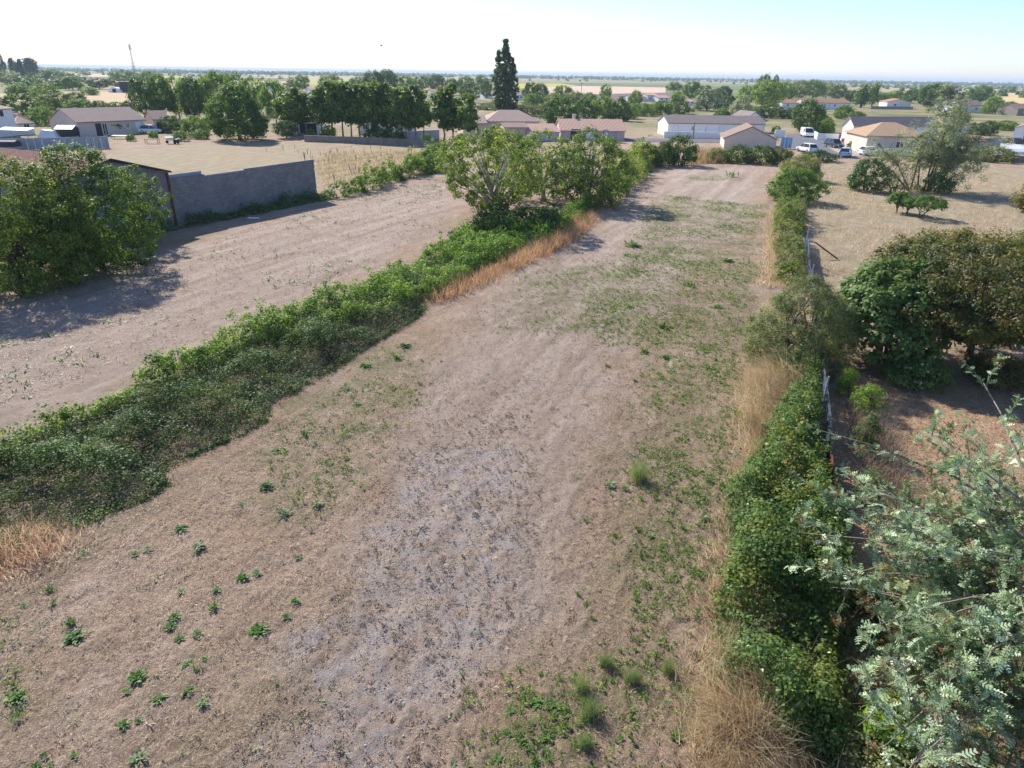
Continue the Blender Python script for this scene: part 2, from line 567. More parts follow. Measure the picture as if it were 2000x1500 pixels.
def make_trunk(name, mat, C, h0, rad, seed=1, nl=10, wob=0.02, fork=0.35, top=0.75):
    """trunk to height `top`, limbs to clumps; unit tree"""
    r = np.random.default_rng(seed)
    mb = MB()
    pts = [Vector((0, 0, -0.03))]
    n = 5
    for i in range(1, n + 1):
        pts.append(Vector((r.normal(0, wob), r.normal(0, wob), top * i / n)))
    mb.tube(pts, [rad * (1.25 if i == 0 else 1 - 0.75 * i / n) for i in range(n + 1)], 7)
    idx = r.permutation(len(C))[:nl]
    for j in idx:
        e = Vector(C[j])
        zs = min(max(fork * top + r.random() * 0.4 * top, 0.1 * top), max(0.05, e.z - 0.03))
        s = Vector((0, 0, zs))
        m = s.lerp(e, 0.5) + Vector((r.normal(0, .02), r.normal(0, .02), 0.03))
        mb.tube([s, m, e], [rad * 0.5, rad * 0.33, rad * 0.1], 5)
    return mb.mesh(name, mat, True)


LIB = {}


def lib(kind, var):
    key = (kind, var)
    if key in LIB:
        return LIB[key]
    sd = 100 + hash_s(kind) % 900 + var * 7
    spec = {
        # mat, prof, clumps, per, leaf, clump size, crown base, trunk radius, bark, trunk top, up
        'broad': ('leaf_mid', 'round', 130, 42, 0.045, 0.115, 0.06, 0.022, 'bark', 0.7),
        'dark': ('leaf_dark', 'round', 130, 42, 0.045, 0.12, 0.03, 0.024, 'bark', 0.7),
        'olive': ('leaf_olive', 'round', 120, 40, 0.042, 0.12, 0.06, 0.02, 'bark', 0.7),
        'biground': ('leaf_mid', 'dome', 420, 60, 0.028, 0.075, 0.02, 0.028, 'bark', 0.7),
        'slim': ('leaf_mid', 'egg', 95, 42, 0.045, 0.085, 0.22, 0.017, 'bark_grey', 0.85),
        'poplar': ('leaf_dark', 'column', 240, 42, 0.045, 0.11, 0.02, 0.05, 'bark', 0.9),
        'column': ('leaf_mid', 'column', 90, 40, 0.05, 0.14, 0.04, 0.03, 'bark', 0.85),
        'pine': ('leaf_mid', 'flat', 70, 40, 0.045, 0.12, 0.42, 0.022, 'bark', 0.7),
        'weeping': ('leaf_willow', 'dome', 110, 40, 0.05, 0.11, 0.0, 0.03, 'bark', 0.7),
        'bush': ('leaf_mid', 'dome', 85, 42, 0.055, 0.14, -0.04, 0.02, 'bark', 0.6),
        'darkbush': ('leaf_dark', 'dome', 85, 42, 0.055, 0.14, -0.04, 0.02, 'bark', 0.6),
        'olivebush': ('leaf_olive', 'dome', 85, 42, 0.055, 0.14, -0.04, 0.02, 'bark', 0.6),
        'purple': ('leaf_purple', 'egg', 60, 40, 0.06, 0.14, 0.1, 0.03, 'bark', 0.7),
    }[kind]
    mat, prof, k, per, lf, cl, zb, tr, bark, top = spec
    per, lf = int(per * .62), lf * 1.22
    aw = ASPECT.get(kind, 1.2)
    k = int(k * min(2.0, max(.8, aw)) ** 1.2)
    me, C = make_crown('crown', M[mat], prof, k, per, lf, cl, zb, sd, asp=0.65, up=0.18, aw=aw)
    tm = make_trunk('trunk', M[bark], C, zb, tr, sd + 1, 9, 0.012, 0.35, top)
    LIB[key] = (me, tm)
    return LIB[key]


def hash_s(s):
    return sum(ord(c) * (i + 3) * 31 for i, c in enumerate(s))


_tv = {}
ASPECT = {'slim': .48, 'broad': 1.3, 'dark': 1.25, 'olive': 1.2, 'biground': 1.1, 'poplar': .27, 'column': .5, 'pine': 1.1, 'weeping': 1.3, 'bush': 1.9, 'darkbush': 1.7, 'olivebush': 1.9, 'purple': 1.2}


def plant(kind, x, yb, yt, wpx, label, cat='tree', name=None, group=None, yaw=None, dy=0.0):
    """a tree whose foot, top and crown width were read off the photograph"""
    X, Y = G(x, yb)
    h = hgt(X, Y, x, yt)
    w = wpx * depth(X, Y) / F_PX
    _tv[kind] = _tv.get(kind, -1) + 1
    me, tm = lib(kind, _tv[kind] % (3 if kind in ('slim', 'broad', 'darkbush') else 2))
    nm = name or ('poplar_tree' if kind == 'poplar' else 'shrub' if 'bush' in kind else 'tree')
    e = empty(nm, (X, Y, 0), label, cat, group, yaw if yaw is not None else random.random() * 6.28)
    for m, n_ in ((me, 'crown'), (tm, 'trunk')):
        o = link(n_, m, e)
        q_ = w / ASPECT[kind]
        o.scale = (q_ * (1.3 if 'bush' in kind else 1.1), q_ * (1.15 if 'bush' in kind else 1.1), h * (1.12 if 'bush' in kind else 1.05))
    return e


def tube_limbs(mb, base, ends, r0, r1, r=rng, sag=0.0, n=6, bend=0.12):
    for e in ends:
        s, t = Vector(base), Vector(e)
        L = (t - s).length
        j = Vector((r.normal(0, bend), r.normal(0, bend), abs(r.normal(0, bend)) - sag)) * L
        pts = [s.lerp(t, q) + j * sin(q * pi) for q in (0, 0.25, 0.5, 0.75, 1)]
        mb.tube(pts, [r0, r0 * .8 + r1 * .2, (r0 + r1) / 2, r0 * .25 + r1 * .75, r1], n)


def blades(name, P, h, w, lean, mat, r=rng, spread=0.35, segs=2, tint=None):
    """grass blades: P (n,2) or (n,3), height h (n,), lean (2,) mean lean"""
    n = len(P)
    if P.shape[1] == 2:
        P = np.concatenate([P, np.zeros((n, 1))], 1)
    h = np.broadcast_to(h, n) * r.uniform(0.6, 1.25, n)
    ld = np.broadcast_to(np.array(lean), (n, 2)) + r.normal(0, spread, (n, 2))
    ang = r.random(n) * pi
    side = np.stack([np.cos(ang), np.sin(ang), np.zeros(n)], 1)
    vs_ = []
    for s in range(segs + 1):
        q = s / segs
        c = P.copy()
        c[:, :2] += ld * (h * q ** 1.6)[:, None]
        c[:, 2] += h * (q - 0.25 * q * q * np.minimum(1, np.linalg.norm(ld, axis=1)))
        ww = (w * (1 - q) + 0.0015 * q)
        vs_ += [c - side * ww * .5, c + side * ww * .5]
    v = np.stack(vs_, 1).reshape(-1, 3)
    k = 2 * (segs + 1)
    base = (np.arange(n) * k)[:, None, None]
    q = np.array([[2 * s, 2 * s + 1, 2 * s + 3, 2 * s + 2] for s in range(segs)])[None]
    f = (base + q).reshape(-1, 4)
    T = (r.random(n) if tint is None else tint)
    me = np_mesh(name, v, f, {'tint': ('FACE', np.clip(np.repeat(T, segs), 0, 1))})
    me.materials.append(mat)
    return me


def hedge_clumps(poly, n, hmax, edge=0.6, r=rng, cs=0.28, low=0.25, nscale=0.7, seed=3, pw=.55):
    p, d = sample_poly(poly, n, r)
    nz = fbm(p[:, 0] * nscale, p[:, 1] * nscale, seed, 3)
    h = hmax * np.clip(d / edge, 0.05, 1) ** pw * np.clip(0.95 + 2.2 * (nz - .5), .5, 1.5)
    z = h * (low + (1 - low) * r.random(n) ** 0.45)
    sh = r.random(n) < .06
    z = np.where(sh, h * r.uniform(1.0, 1.4, n), z)
    wx, wy = fbm(p[:, 0] * .5, p[:, 1] * .5, seed + 41, 3) - .5, fbm(p[:, 0] * .5, p[:, 1] * .5, seed + 53, 3) - .5
    p = p + np.column_stack([wx, wy]) * min(edge, .9) * 1.7
    C = np.column_stack([p, np.maximum(z - cs * 0.5, 0.03)])
    return C, h


def local(C, o):
    return C - np.array(o)[None]


# ================================================================= THE SETTING
PA = {  # outlines of ground zones, read off the photograph and laid on the ground
    'green': [[(1150, 640), (1240, 470), (1290, 380), (1490, 400), (1480, 560), (1440, 700), (1450, 900), (1400, 1200), (1250, 1180), (1240, 900), (1270, 700), (1210, 680)],
              [(930, 1500), (1000, 1360), (1180, 1290), (1370, 1290), (1370, 1500)],
              [(500, 900), (560, 800), (700, 700), (830, 650), (830, 760), (740, 860), (640, 1010), (450, 1000)],
              [(960, 640), (1020, 540), (1180, 510), (1240, 560), (1180, 640), (1050, 660)],
              [(1335, 345), (1440, 342), (1440, 352), (1350, 354)], [(0, 1380), (0, 1200), (70, 1200), (60, 1420)]],
    'gravel': [[(500, 1500), (560, 1330), (700, 1130), (760, 930), (850, 880), (1000, 860), (1010, 960), (1000, 1150), (900, 1300), (850, 1500)]],
    'orange': [[(1600, 1010), (1590, 760), (1620, 720), (1700, 740), (1900, 730), (2100, 760), (2300, 900), (2300, 1300), (1650, 1500)]],
    'pale': [[(150, 330), (220, 300), (420, 275), (620, 280), (640, 300), (620, 330), (330, 345)],
             [(1575, 500), (1570, 330), (1640, 318), (2060, 330), (2250, 480), (2250, 560), (1650, 560)],
             [(620, 365), (600, 320), (700, 285), (870, 292), (870, 305), (760, 340)],
             [(1225, 266), (1240, 240), (1420, 232), (1700, 236), (1700, 250), (1300, 262)]],
    'grass': [[(-100, 300), (200, 300), (215, 270), (420, 255), (560, 262), (900, 285), (900, 270), (500, 236), (0, 236)],
              [(-300, 560), (0, 560), (330, 455), (640, 385), (640, 375), (340, 430), (0, 500), (-300, 500)]],
    'soil': [[(520, 1500), (580, 1330), (740, 980), (880, 680), (1010, 520), (1200, 430), (1320, 330), (1480, 325), (1470, 420), (1280, 600), (1180, 760), (1130, 1000), (1000, 1300), (850, 1500)],
             [(-400, 820), (0, 830), (560, 600), (880, 440), (870, 345), (640, 400), (300, 500), (0, 600), (-400, 700)]],
}


def make_ground():
    aF = np.radians(np.linspace(-45, 45, 400))
    aC = np.radians(np.linspace(46, 314, 55))[1:-1]
    A = np.concatenate([aF, aC])
    Rr = np.concatenate([[0.05, 2, 4], np.geomspace(6.5, 230, 430), np.geomspace(240, 14000, 50)])
    nr, na = len(Rr), len(A)
    AA, RR = np.meshgrid(A, Rr)
    x, y = (RR * np.sin(AA)).ravel(), (RR * np.cos(AA)).ravel()
    rr = RR.ravel()
    near = 1 - sstep(60, 200, rr)
    fine = 1 - sstep(25, 70, rr)
    # rows left by the mower, along the plot
    ux, uy = 0.41, 0.912
    a, b = x * ux + y * uy, x * uy - y * ux
    z = near * 0.10 * (fbm(x / 5, y / 5, 1, 3) - 0.5)
    z += (1 - sstep(12, 50, rr)) * 0.025 * (fbm(a / 1.3, b / 0.45, 5, 3) - 0.5)
    tus = fbm(a / 0.42, b / 0.22, 9, 3)
    z += fine * 0.2 * np.clip(tus - 0.48, 0, 1) + fine * 0.06 * (fbm(x / 0.13, y / 0.13, 21, 2) - 0.5)
    z -= 0.03
    z = np.where(rr > 240, -0.03, z)
    jx = x + 1.6 * (fbm(x / 1.7, y / 1.7, 31, 3) - 0.5) * 2
    jy = y + 1.6 * (fbm(x / 1.7, y / 1.7, 47, 3) - 0.5) * 2
    wz = {}
    for k, polys in PA.items():
        s = 0.0
        for px in polys:
            P = GP(px)
            soft = 0.35 + 0.012 * P[:, 1].mean()
            s = np.maximum(s, sstep(-soft * 1.5, soft * 1.5, poly_sd(jx, jy, P)) * (rr < 235))
        wz[k] = s
    zA = np.column_stack([wz['green'], wz['gravel'], wz['orange'], np.ones(len(x))])
    zB = np.column_stack([wz['pale'], wz['grass'], wz['soil'], np.ones(len(x))])
    v = np.column_stack([x, y, z])
    i = np.arange(nr - 1)[:, None] * na
    j = np.arange(na)[None]
    j1 = (j + 1) % na
    f = np.stack([i + j, i + na + j, i + na + j1, i + j1], -1).reshape(-1, 4)[:, ::-1]
    me = np_mesh('ground', v, f, {'zone_a': ('POINT', zA), 'zone_b': ('POINT', zB)}, True)
    t = NT('ground')
    geo = t.n('TexCoord').outputs['Object']
    za = t.n('SeparateColor', Color=t.n('Attribute', _attribute_name='zone_a').outputs['Color'])
    zb = t.n('SeparateColor', Color=t.n('Attribute', _attribute_name='zone_b').outputs['Color'])
    rot = t.n('Mapping', Vector=geo)
    rot.inputs['Rotation'].default_value = (0, 0, radians(24.2))
    st = t.n('Mapping', Vector=rot.outputs[0])
    st.inputs['Scale'].default_value = (1, 0.4, 1)
    n_big = t.noise(0.16, 4, geo, 0.6)
    n_mid = t.noise(1.1, 5, st.outputs[0], 0.65, 0.4)
    n_fine = t.noise(7.0, 5, geo, 0.7, 0.6)
    n_str = t.noise(22.0, 4, geo, 0.75, 1.8)
    c = t.ramp(n_mid, [(0.28, (0.245, 0.168, 0.118)), (0.5, (0.40, 0.292, 0.213)), (0.72, (0.54, 0.415, 0.315))])
    trk = t.n('Mapping', Vector=rot.outputs[0])
    trk.inputs['Scale'].default_value = (1, 0.06, 1)
    n_trk = t.noise(0.75, 5, trk.outputs[0], 0.7)
    trk2 = t.n('Mapping', Vector=rot.outputs[0])
    trk2.inputs['Scale'].default_value = (1, 0.12, 1)
    n_trk2 = t.noise(0.28, 4, trk2.outputs[0], 0.6)
    c = t.mix(t.mapr(n_big, 0.38, 0.6), c, t.mix(0.55, c, (0.36, 0.235, 0.13)))
    c = t.mix(t.mapr(n_trk2, 0.5, 0.62, 0, 0.6), c, (0.235, 0.185, 0.095))
    c = t.mix(t.mapr(n_trk2, 0.48, 0.36, 0, 0.4), c, (0.37, 0.29, 0.245))
    c = t.mix(t.mapr(n_trk, 0.54, 0.66, 0, 0.4), c, (0.17, 0.12, 0.085))
    n_cl = t.noise(2.6, 8, st.outputs[0], 0.82, 0.3)
    c = t.mix(t.mapr(n_cl, 0.54, 0.66, 0, 0.6), c, (0.195, 0.132, 0.093))
    c = t.mix(t.mapr(n_cl, 0.47, 0.36, 0, 0.55), c, (0.50, 0.395, 0.295))
    c = t.mix(t.mapr(n_fine, 0.50, 0.66, 0, 0.85), c, (0.165, 0.11, 0.075))
    c = t.mix(t.mapr(n_str, 0.52, 0.68, 0, 0.75), c, (0.62, 0.49, 0.38))
    c = t.mix(t.mapr(n_str, 0.46, 0.34, 0, 0.85), c, (0.15, 0.10, 0.075))
    soil = t.mix(t.mapr(n_mid, 0.3, 0.7), (0.32, 0.245, 0.195), (0.44, 0.352, 0.287))
    soil = t.mix(t.mapr(n_fine, 0.55, 0.75, 0, 0.5), soil, (0.2, 0.14, 0.11))
    soil = t.mix(t.mapr(n_trk, 0.5, 0.68, 0, 0.6), soil, (0.235, 0.17, 0.125))
    soil = t.mix(t.mapr(n_trk, 0.48, 0.36, 0, 0.5), soil, (0.52, 0.43, 0.36))
    c = t.mix(t.math('MULTIPLY', zb.outputs[2], 0.85), c, soil)
    pale = t.mix(t.mapr(n_mid, 0.3, 0.7), (0.25, 0.20, 0.125), (0.40, 0.325, 0.22))
    pale = t.mix(t.mapr(n_fine, 0.5, 0.75, 0, 0.5), pale, (0.27, 0.22, 0.115))
    c = t.mix(zb.outputs[0], c, pale)
    orange = t.mix(t.mapr(n_mid, 0.3, 0.7), (0.34, 0.225, 0.13), (0.52, 0.37, 0.24))
    orange = t.mix(t.mapr(n_fine, 0.5, 0.7, 0, 0.6), orange, (0.14, 0.085, 0.045))
    c = t.mix(za.outputs[2], c, orange)
    grv = t.mix(t.mapr(n_str, 0.35, 0.65), (0.25, 0.232, 0.226), (0.48, 0.462, 0.458))
    gm = t.math('MULTIPLY', za.outputs[1], t.mapr(t.noise(1.1, 6, geo, 0.8, 0.5), 0.44, 0.58))
    c = t.mix(t.math('MULTIPLY', gm, 0.52), c, grv)
    grn = t.mix(n_fine, (0.10, 0.12, 0.04), (0.22, 0.205, 0.10))
    gw = t.math('MULTIPLY', za.outputs[0], t.mapr(t.noise(0.8, 6, geo, 0.75, 0.6), 0.42, 0.62))
    c = t.mix(t.math('MULTIPLY', gw, 0.75), c, grn)
    gr2 = t.mix(t.mapr(t.noise(0.3, 5, geo, 0.7), 0.35, 0.65), (0.10, 0.12, 0.045), (0.33, 0.25, 0.14))
    c = t.mix(t.math('MULTIPLY', zb.outputs[1], 0.75), c, gr2)
    # beyond the plots: a patchwork of summer fields
    mp = t.n('Mapping', Vector=geo)
    mp.inputs['Scale'].default_value = (0.0021, 0.0042, 1)
    vor = t.n('TexVoronoi', _feature='F1', Scale=1.0, Vector=mp.outputs[0])
    sepv = t.n('SeparateColor', Color=vor.outputs['Color'])
    far = t.ramp(sepv.outputs[0], [(0.0, (0.40, 0.31, 0.17)), (0.25, (0.13, 0.17, 0.065)), (0.42, (0.46, 0.37, 0.23)), (0.62, (0.22, 0.23, 0.09)), (0.78, (0.42, 0.33, 0.21)), (0.9, (0.18, 0.2, 0.08))], 'CONSTANT')
    far = t.mix(t.mapr(t.noise(0.02, 4, geo, 0.6), 0.3, 0.7, 0, 0.35), far, (0.27, 0.24, 0.13))
    sx = t.n('SeparateXYZ', Vector=geo)
    dist = t.math('SQRT', t.math('ADD', t.math('MULTIPLY', sx.outputs[0], sx.outputs[0]), t.math('MULTIPLY', sx.outputs[1], sx.outputs[1])))
    meadow = t.mix(t.mapr(t.noise(0.045, 5, geo, 0.65), 0.38, 0.6), (0.35, 0.28, 0.17), (0.14, 0.155, 0.06))
    c = t.mix(t.mapr(dist, 150, 230), c, meadow)
    c = t.mix(t.mapr(dist, 420, 600), c, far)
    bh = t.math('ADD', n_fine, t.math('MULTIPLY', n_str, 0.7))
    bs = t.n('Bump', Distance=0.08, Height=bh)
    t.t.links.new(t.mapr(dist, 20, 110, 1.0, 0.7), bs.inputs['Strength'])
    p = t.surf(c, 0.95, 0.1)
    t.t.links.new(bs.outputs[0], p.inputs['Normal'])
    me.materials.append(t.m)
    o = link('ground', me)
    tag(o, 'dry mown ground of the plots with patches of green weeds and grey gravel', kind='structure')


make_ground()


def sheet(name, px, z, mat, label=None, th=0.0):
    P = GP(px)
    me = bpy.data.meshes.new(name)
    me.from_pydata([(x, y, z) for x, y in P], [], [tuple(range(len(P)))])
    me.materials.append(mat)
    o = link(name, me)
    tag(o, label, kind='structure')
    return o


FM = lambda n, a, b, s=0.03: field_mat(n, a, b, None, s)
sheet('stubble_field', [(0, 183), (150, 180), (280, 180), (285, 205), (200, 208), (150, 196), (0, 198)], 0.05, FM('field_straw', (0.46, 0.33, 0.19), (0.54, 0.4, 0.25)), 'straw coloured stubble field beyond the hedges at the left')
sheet('stubble_field', [(1035, 171), (1140, 168), (1300, 171), (1300, 181), (1170, 184), (1020, 184)], 0.09, FM('field_pale', (0.56, 0.42, 0.31), (0.62, 0.48, 0.36)), 'pale pink stubble field right of the tall poplar')
sheet('ploughed_field', [(1150, 185), (1300, 181), (1330, 190), (1250, 198), (1120, 198)], 0.06, FM('field_plough', (0.17, 0.13, 0.12), (0.22, 0.17, 0.15)), 'dark ploughed field in front of the pale stubble')
sheet('sunflower_field', [(1005, 163), (1095, 163), (1130, 168), (1060, 171), (1005, 174)], 0.12, FM('field_yellow', (0.42, 0.38, 0.08), (0.5, 0.44, 0.13)), 'yellow flowering field just right of the tall poplar')
sheet('stubble_field', [(1920, 181), (2100, 184), (2160, 215), (1960, 202)], 0.08, FM('field_gold', (0.55, 0.42, 0.18), (0.6, 0.47, 0.24)), 'golden stubble field at the far right edge')
sheet('green_field', [(1415, 167), (1550, 168), (1560, 177), (1420, 176)], 0.1, FM('field_green', (0.12, 0.19, 0.07), (0.17, 0.23, 0.09)), 'green crop field seen through the gap between the trees')
sheet('meadow', [(1000, 156), (1400, 160), (1400, 163.5), (1000, 162)], 0.2, FM('field_grey', (0.26, 0.25, 0.13), (0.34, 0.31, 0.17), 0.004), 'grey green meadow strip below the far treeline')
sheet('yellow_field', [(560, 152), (720, 153), (740, 164), (590, 166)], 0.15, FM('field_yellow_green', (0.38, 0.36, 0.12), (0.44, 0.38, 0.2), 0.01), 'yellowish field beyond the young tree row')
sheet('stubble_field', [(100, 141), (220, 146), (220, 151), (120, 150)], 0.3, FM('field_tan', (0.52, 0.4, 0.25), (0.56, 0.45, 0.3), 0.01), 'thin tan field strip below the far treeline at the left')
sheet('road', [(1536, 263), (1560, 262), (1592, 268), (1626, 276), (1604, 281), (1645, 305), (1655, 310), (1605, 307), (1560, 294), (1538, 284)], 0.02, M['asphalt'], 'grey asphalt turning area in front of the houses')
sheet('driveway', [(1606, 281.4), (1634, 277), (1700, 283), (1700, 305), (1648, 305)], 0.024, M['gravel_pale'], 'pale gravel driveway beside the asphalt')
sheet('lane', [(1222, 270), (1296, 271), (1412, 274), (1412, 279), (1222, 276)], 0.03, M['asphalt'], 'grey lane along the foot of the white garden wall')

# ================================================================= BUILDINGS


def house(label, A, B, dep, eave, ridge, axis='x', wall='wall_white', roof='roof_pink', wins=(), oh=0.35, chim=(), name='house', cat='house', hip=0.0, th=0.16, mono=False, group=None):
    """A, B: ground points of the front left and front right corner; the building goes back by dep"""
    ax, ay = A
    L = hypot(B[0] - ax, B[1] - ay)
    e = empty(name, (ax, ay, 0), label, cat, group, atan2(B[1] - ay, B[0] - ax))
    w = MB()
    if axis == 'x':
        prof = [(0, -0.2), (dep, -0.2), (dep, eave), (dep / 2, ridge), (0, eave)]
        if hip:
            prof = [(0, -0.2), (dep, -0.2), (dep, eave), (0, eave)]
        w.prism_x(prof, 0, L)
    else:
        w.prism_y([(0, -0.2), (L, -0.2), (L, eave), (L / 2, ridge), (0, eave)], 0, dep)
    w.build('wall', M[wall], e)
    r = MB()
    g = 0.025
    if axis == 'x':
        s = (ridge - eave) / (dep / 2)
        zo = eave - s * oh + g
        if hip:
            h = hip
            b = [(-oh, -oh, zo), (L + oh, -oh, zo), (L + oh, dep + oh, zo), (-oh, dep + oh, zo)]
            i = len(r.v)
            r.v += b + [(x, y, z + th) for x, y, z in b] + [(h, dep / 2, ridge + th), (L - h, dep / 2, ridge + th)]
            r.f += [(0, 3, 2, 1), (0, 1, 5, 4), (1, 2, 6, 5), (2, 3, 7, 6), (3, 0, 4, 7), (4, 5, 9, 8), (6, 7, 8, 9), (5, 6, 9), (7, 4, 8)]
        else:
            r.prism_x([(-oh, zo), (dep / 2, ridge + g), (dep + oh, zo), (dep + oh, zo + th), (dep / 2, ridge + g + th), (-oh, zo + th)], -oh * .6, L + oh * .6)
    else:
        s = (ridge - eave) / (L / 2)
        zo = eave - s * oh + g
        r.prism_y([(-oh, zo), (L / 2, ridge + g), (L + oh, zo), (L + oh, zo + th), (L / 2, ridge + g + th), (-oh, zo + th)], -oh * .6, dep + oh * .6)
    ro = r.build('roof', M[roof], e)
    for cx, cy in chim:
        c = MB().box(cx - .3, cx + .3, cy - .3, cy + .3, eave, ridge + 0.9).box(cx - .38, cx + .38, cy - .38, cy + .38, ridge + 0.92, ridge + 1.02)
        c.build('chimney', M[wall], ro)
    for wdef in wins:
        u0, u1, z0, z1, kind = wdef[:5]
        side = wdef[5] if len(wdef) > 5 else 'f'

        def bx(mb, a, b, c0, c1, p0, p1):
            if side == 'f':
                mb.box(a, b, -p1, -p0, c0, c1)
            elif side == 'r':
                mb.box(L + p0, L + p1, a, b, c0, c1)
            else:
                mb.box(-p1, -p0, a, b, c0, c1)
            return mb
        if kind == 'win':
            fr = MB()
            t_ = 0.09
            bx(fr, u0, u1, z0 - .08, z0 + t_, .003, .07)
            bx(fr, u0, u1, z1 - t_, z1, .003, .06)
            bx(fr, u0, u0 + t_, z0 + t_, z1 - t_, .003, .06)
            bx(fr, u1 - t_, u1, z0 + t_, z1 - t_, .003, .06)
            um = (u0 + u1) / 2
            bx(fr, um - .04, um + .04, z0 + t_, z1 - t_, .003, .06)
            f = fr.build('window', M['frame_white'], e)
            bx(MB(), u0 + t_, u1 - t_, z0 + t_, z1 - t_, .004, .02).build('pane', M['glass'], f)
        elif kind == 'shut':
            f = bx(MB(), u0 - .06, u1 + .06, z0 - .06, z1 + .06, .003, .03).build('window', M['wall_grey'], e)
            bx(MB(), u0, u1, z0, z1, .032, .055).build('shutter', M['frame_white'], f)
        elif kind == 'door':
            f = bx(MB(), u0, u1, 0, z1, .003, .05).build('door', M['dark'] if len(wdef) < 7 else M[wdef[6]], e)
            bx(MB(), u1 - .18, u1 - .08, 1.0, 1.06, .052, .1).build('handle', M['steel'], f)
        elif kind == 'open':
            bx(MB(), u0, u1, z0, z1, .003, .03).build('opening', M['dark'], e)
    return e


def on_line(x, Y):
    """ground point at distance Y seen at picture column x"""
    y = 145 + CAM_H * F_PX / Y
    for _ in range(30):
        p = G(x, y)
        y += (p[1] - Y) / Y * max(2, (y - 145)) * 0.8
    return G(x, y)


# long white house and its garden wall
a, b = on_line(1303, 162), on_line(1489, 163.5)
Lw = hypot(b[0] - a[0], b[1] - a[1])
ev = hgt(*a, 1303, 240.5)
u = lambda x: (x - 1303) / (1489 - 1303) * Lw
house('long low white house with a brown tiled roof behind a white garden wall', a, b, 8.5, ev, ev + 1.35, 'x', 'wall_white', 'roof_slate',
      [(u(1313), u(1323), .9, 2.2, 'shut'), (u(1348), u(1353), 1.2, 2.1, 'win'), (u(1375), u(1378), .9, 2.1, 'win'), (u(1402), u(1411), .4, 2.2, 'shut'), (u(1435), u(1445), .9, 2.1, 'shut')])
a2, b2 = on_line(1448, 176), on_line(1492, 177)
house('rear wing of tiled roof behind the right end of the long white house', a2, b2, 8, ev, ev + 1.9, 'y', 'wall_white', 'roof_slate', [(1, 2, 1, 2, 'win')])


def wall_thing(label, pts, h, th, mat, name='garden_wall', cat='wall', cap=None, z0=-0.15):
    pts = [Vector((p[0], p[1], 0)) for p in pts]
    e = empty(name, pts[0], label, cat)
    w, c = MB(), MB()
    for i in range(len(pts) - 1):
        p, q = pts[i] - pts[0], pts[i + 1] - pts[0]
        d = (q - p).normalized()
        n = Vector((-d.y, d.x, 0)) * th / 2
        hh = h if not hasattr(h, '__len__') else h[i]
        pr = [p - n, q - n, q + n, p + n]
        w.quadloop([(v.x, v.y, z0) for v in pr], [(v.x, v.y, hh) for v in pr])
        n2 = n * 1.3
        pr = [p - n2, q - n2, q + n2, p + n2]
        c.quadloop([(v.x, v.y, hh + .002) for v in pr], [(v.x, v.y, hh + .07) for v in pr])
    w.build('wall_body', M[mat], e)
    c.build('coping', M[cap or mat], e)
    return e


wall_thing('white rendered garden wall in front of the long white house', [G(1296, 269), G(1430, 271.5)], hgt(*G(1296, 269), 1296, 257), 0.22, 'wall_white')
wall_thing('short white garden wall right of the beige gabled hall', [G(1512, 268), G(1532, 268)], 1.5, 0.22, 'wall_white')
wall_thing('white curved garden wall right of the white van', [G(1589, 268), G(1596, 273), G(1610, 274), G(1636, 274)], 1.25, 0.22, 'wall_white')
# beige gabled hall
a, b = G(1413, 290), G(1514, 293.5)
house('beige rendered hall whose wide gable end faces the field', a, b, 11, hgt(*a, 1413, 270), hgt((a[0] + b[0]) / 2, (a[1] + b[1]) / 2, 1464, 248.5), 'y', 'wall_beige', 'roof_brown', [(2, 3, 1, 2, 'win', 'r')], oh=0.3, name='hall', cat='building')
# pale blue gate panel
e = empty('yard_gate', on_line(1524, 136), 'pale blue yard gate beside the beige gabled hall', 'gate')
for k in range(3):
    MB().box(0.02 + k * 0.66, 0.64 + k * 0.66, -.03, .03, 0.05, 1.9).build('gate_panel', M['blue_paint'], e)
for k in range(2):
    MB().box(-.1 + k * 2.02, -0.01 + k * 2.02, -.05, .05, 0, 2.0).build('post', M['steel'], e)
# pink tiled house
a, b = on_line(1095, 147), on_line(1219, 148)
ev = hgt(*b, 1219, 256)
house('white house with a salmon pink tiled roof and chimney behind the walnut trees', a, b, 9, ev, hgt(a[0], a[1] + 4.5, 1105, 233.5), 'x', 'wall_pink', 'roof_pink',
      [(2, 4, .2, 2.1, 'door'), (5.2, 7.2, .3, 2.2, 'shut'), (8.5, 9.6, 1, 2.1, 'win')], chim=[(3.4, 5.4)])
a, b = on_line(1030, 143), on_line(1092, 145)
house('lower salmon tiled wing joined to the left of the pink roofed house', a, b, 8, ev - .2, ev + 1.0, 'x', 'wall_grey', 'roof_pink', [(1, 2, 1, 2, 'win')])
e = empty('garden_shed', on_line(1185, 143.5), 'small blue grey garden shed against the pink roofed house', 'shed')
MB().box(0, 2.0, 0, 1.8, -.05, 1.9).build('wall', M['tin'], e)
MB().box(-.12, 2.12, -.12, 1.92, 1.91, 2.0).build('roof', M['dark'], e)
# D: pale complex
a, b = on_line(950, 152), on_line(1052, 154)
house('pale tiled house with hipped roof between the young trees and the walnut', a, b, 10, 3.0, 4.9, 'x', 'wall_beige', 'roof_pale', [(1, 2.2, 1, 2.1, 'win')], hip=3.5)
a, b = on_line(986, 143), on_line(1030, 144)
house('beige garage with a flat brown roof in front of the hipped roof house', a, b, 7, 2.4, 3.0, 'x', 'wall_beige', 'roof_brown', [(1.0, 3.6, 0, 2.1, 'door', 'f', 'wall_grey')], name='garage', cat='garage')
a, b = on_line(905, 148), on_line(950, 149)
house('beige house half hidden by the last young trees of the row', a, b, 8, 2.8, 4.1, 'x', 'wall_beige', 'roof_pale', [(.6, 1.6, .9, 2.1, 'win'), (2.7, 3.7, .9, 2.1, 'win')])
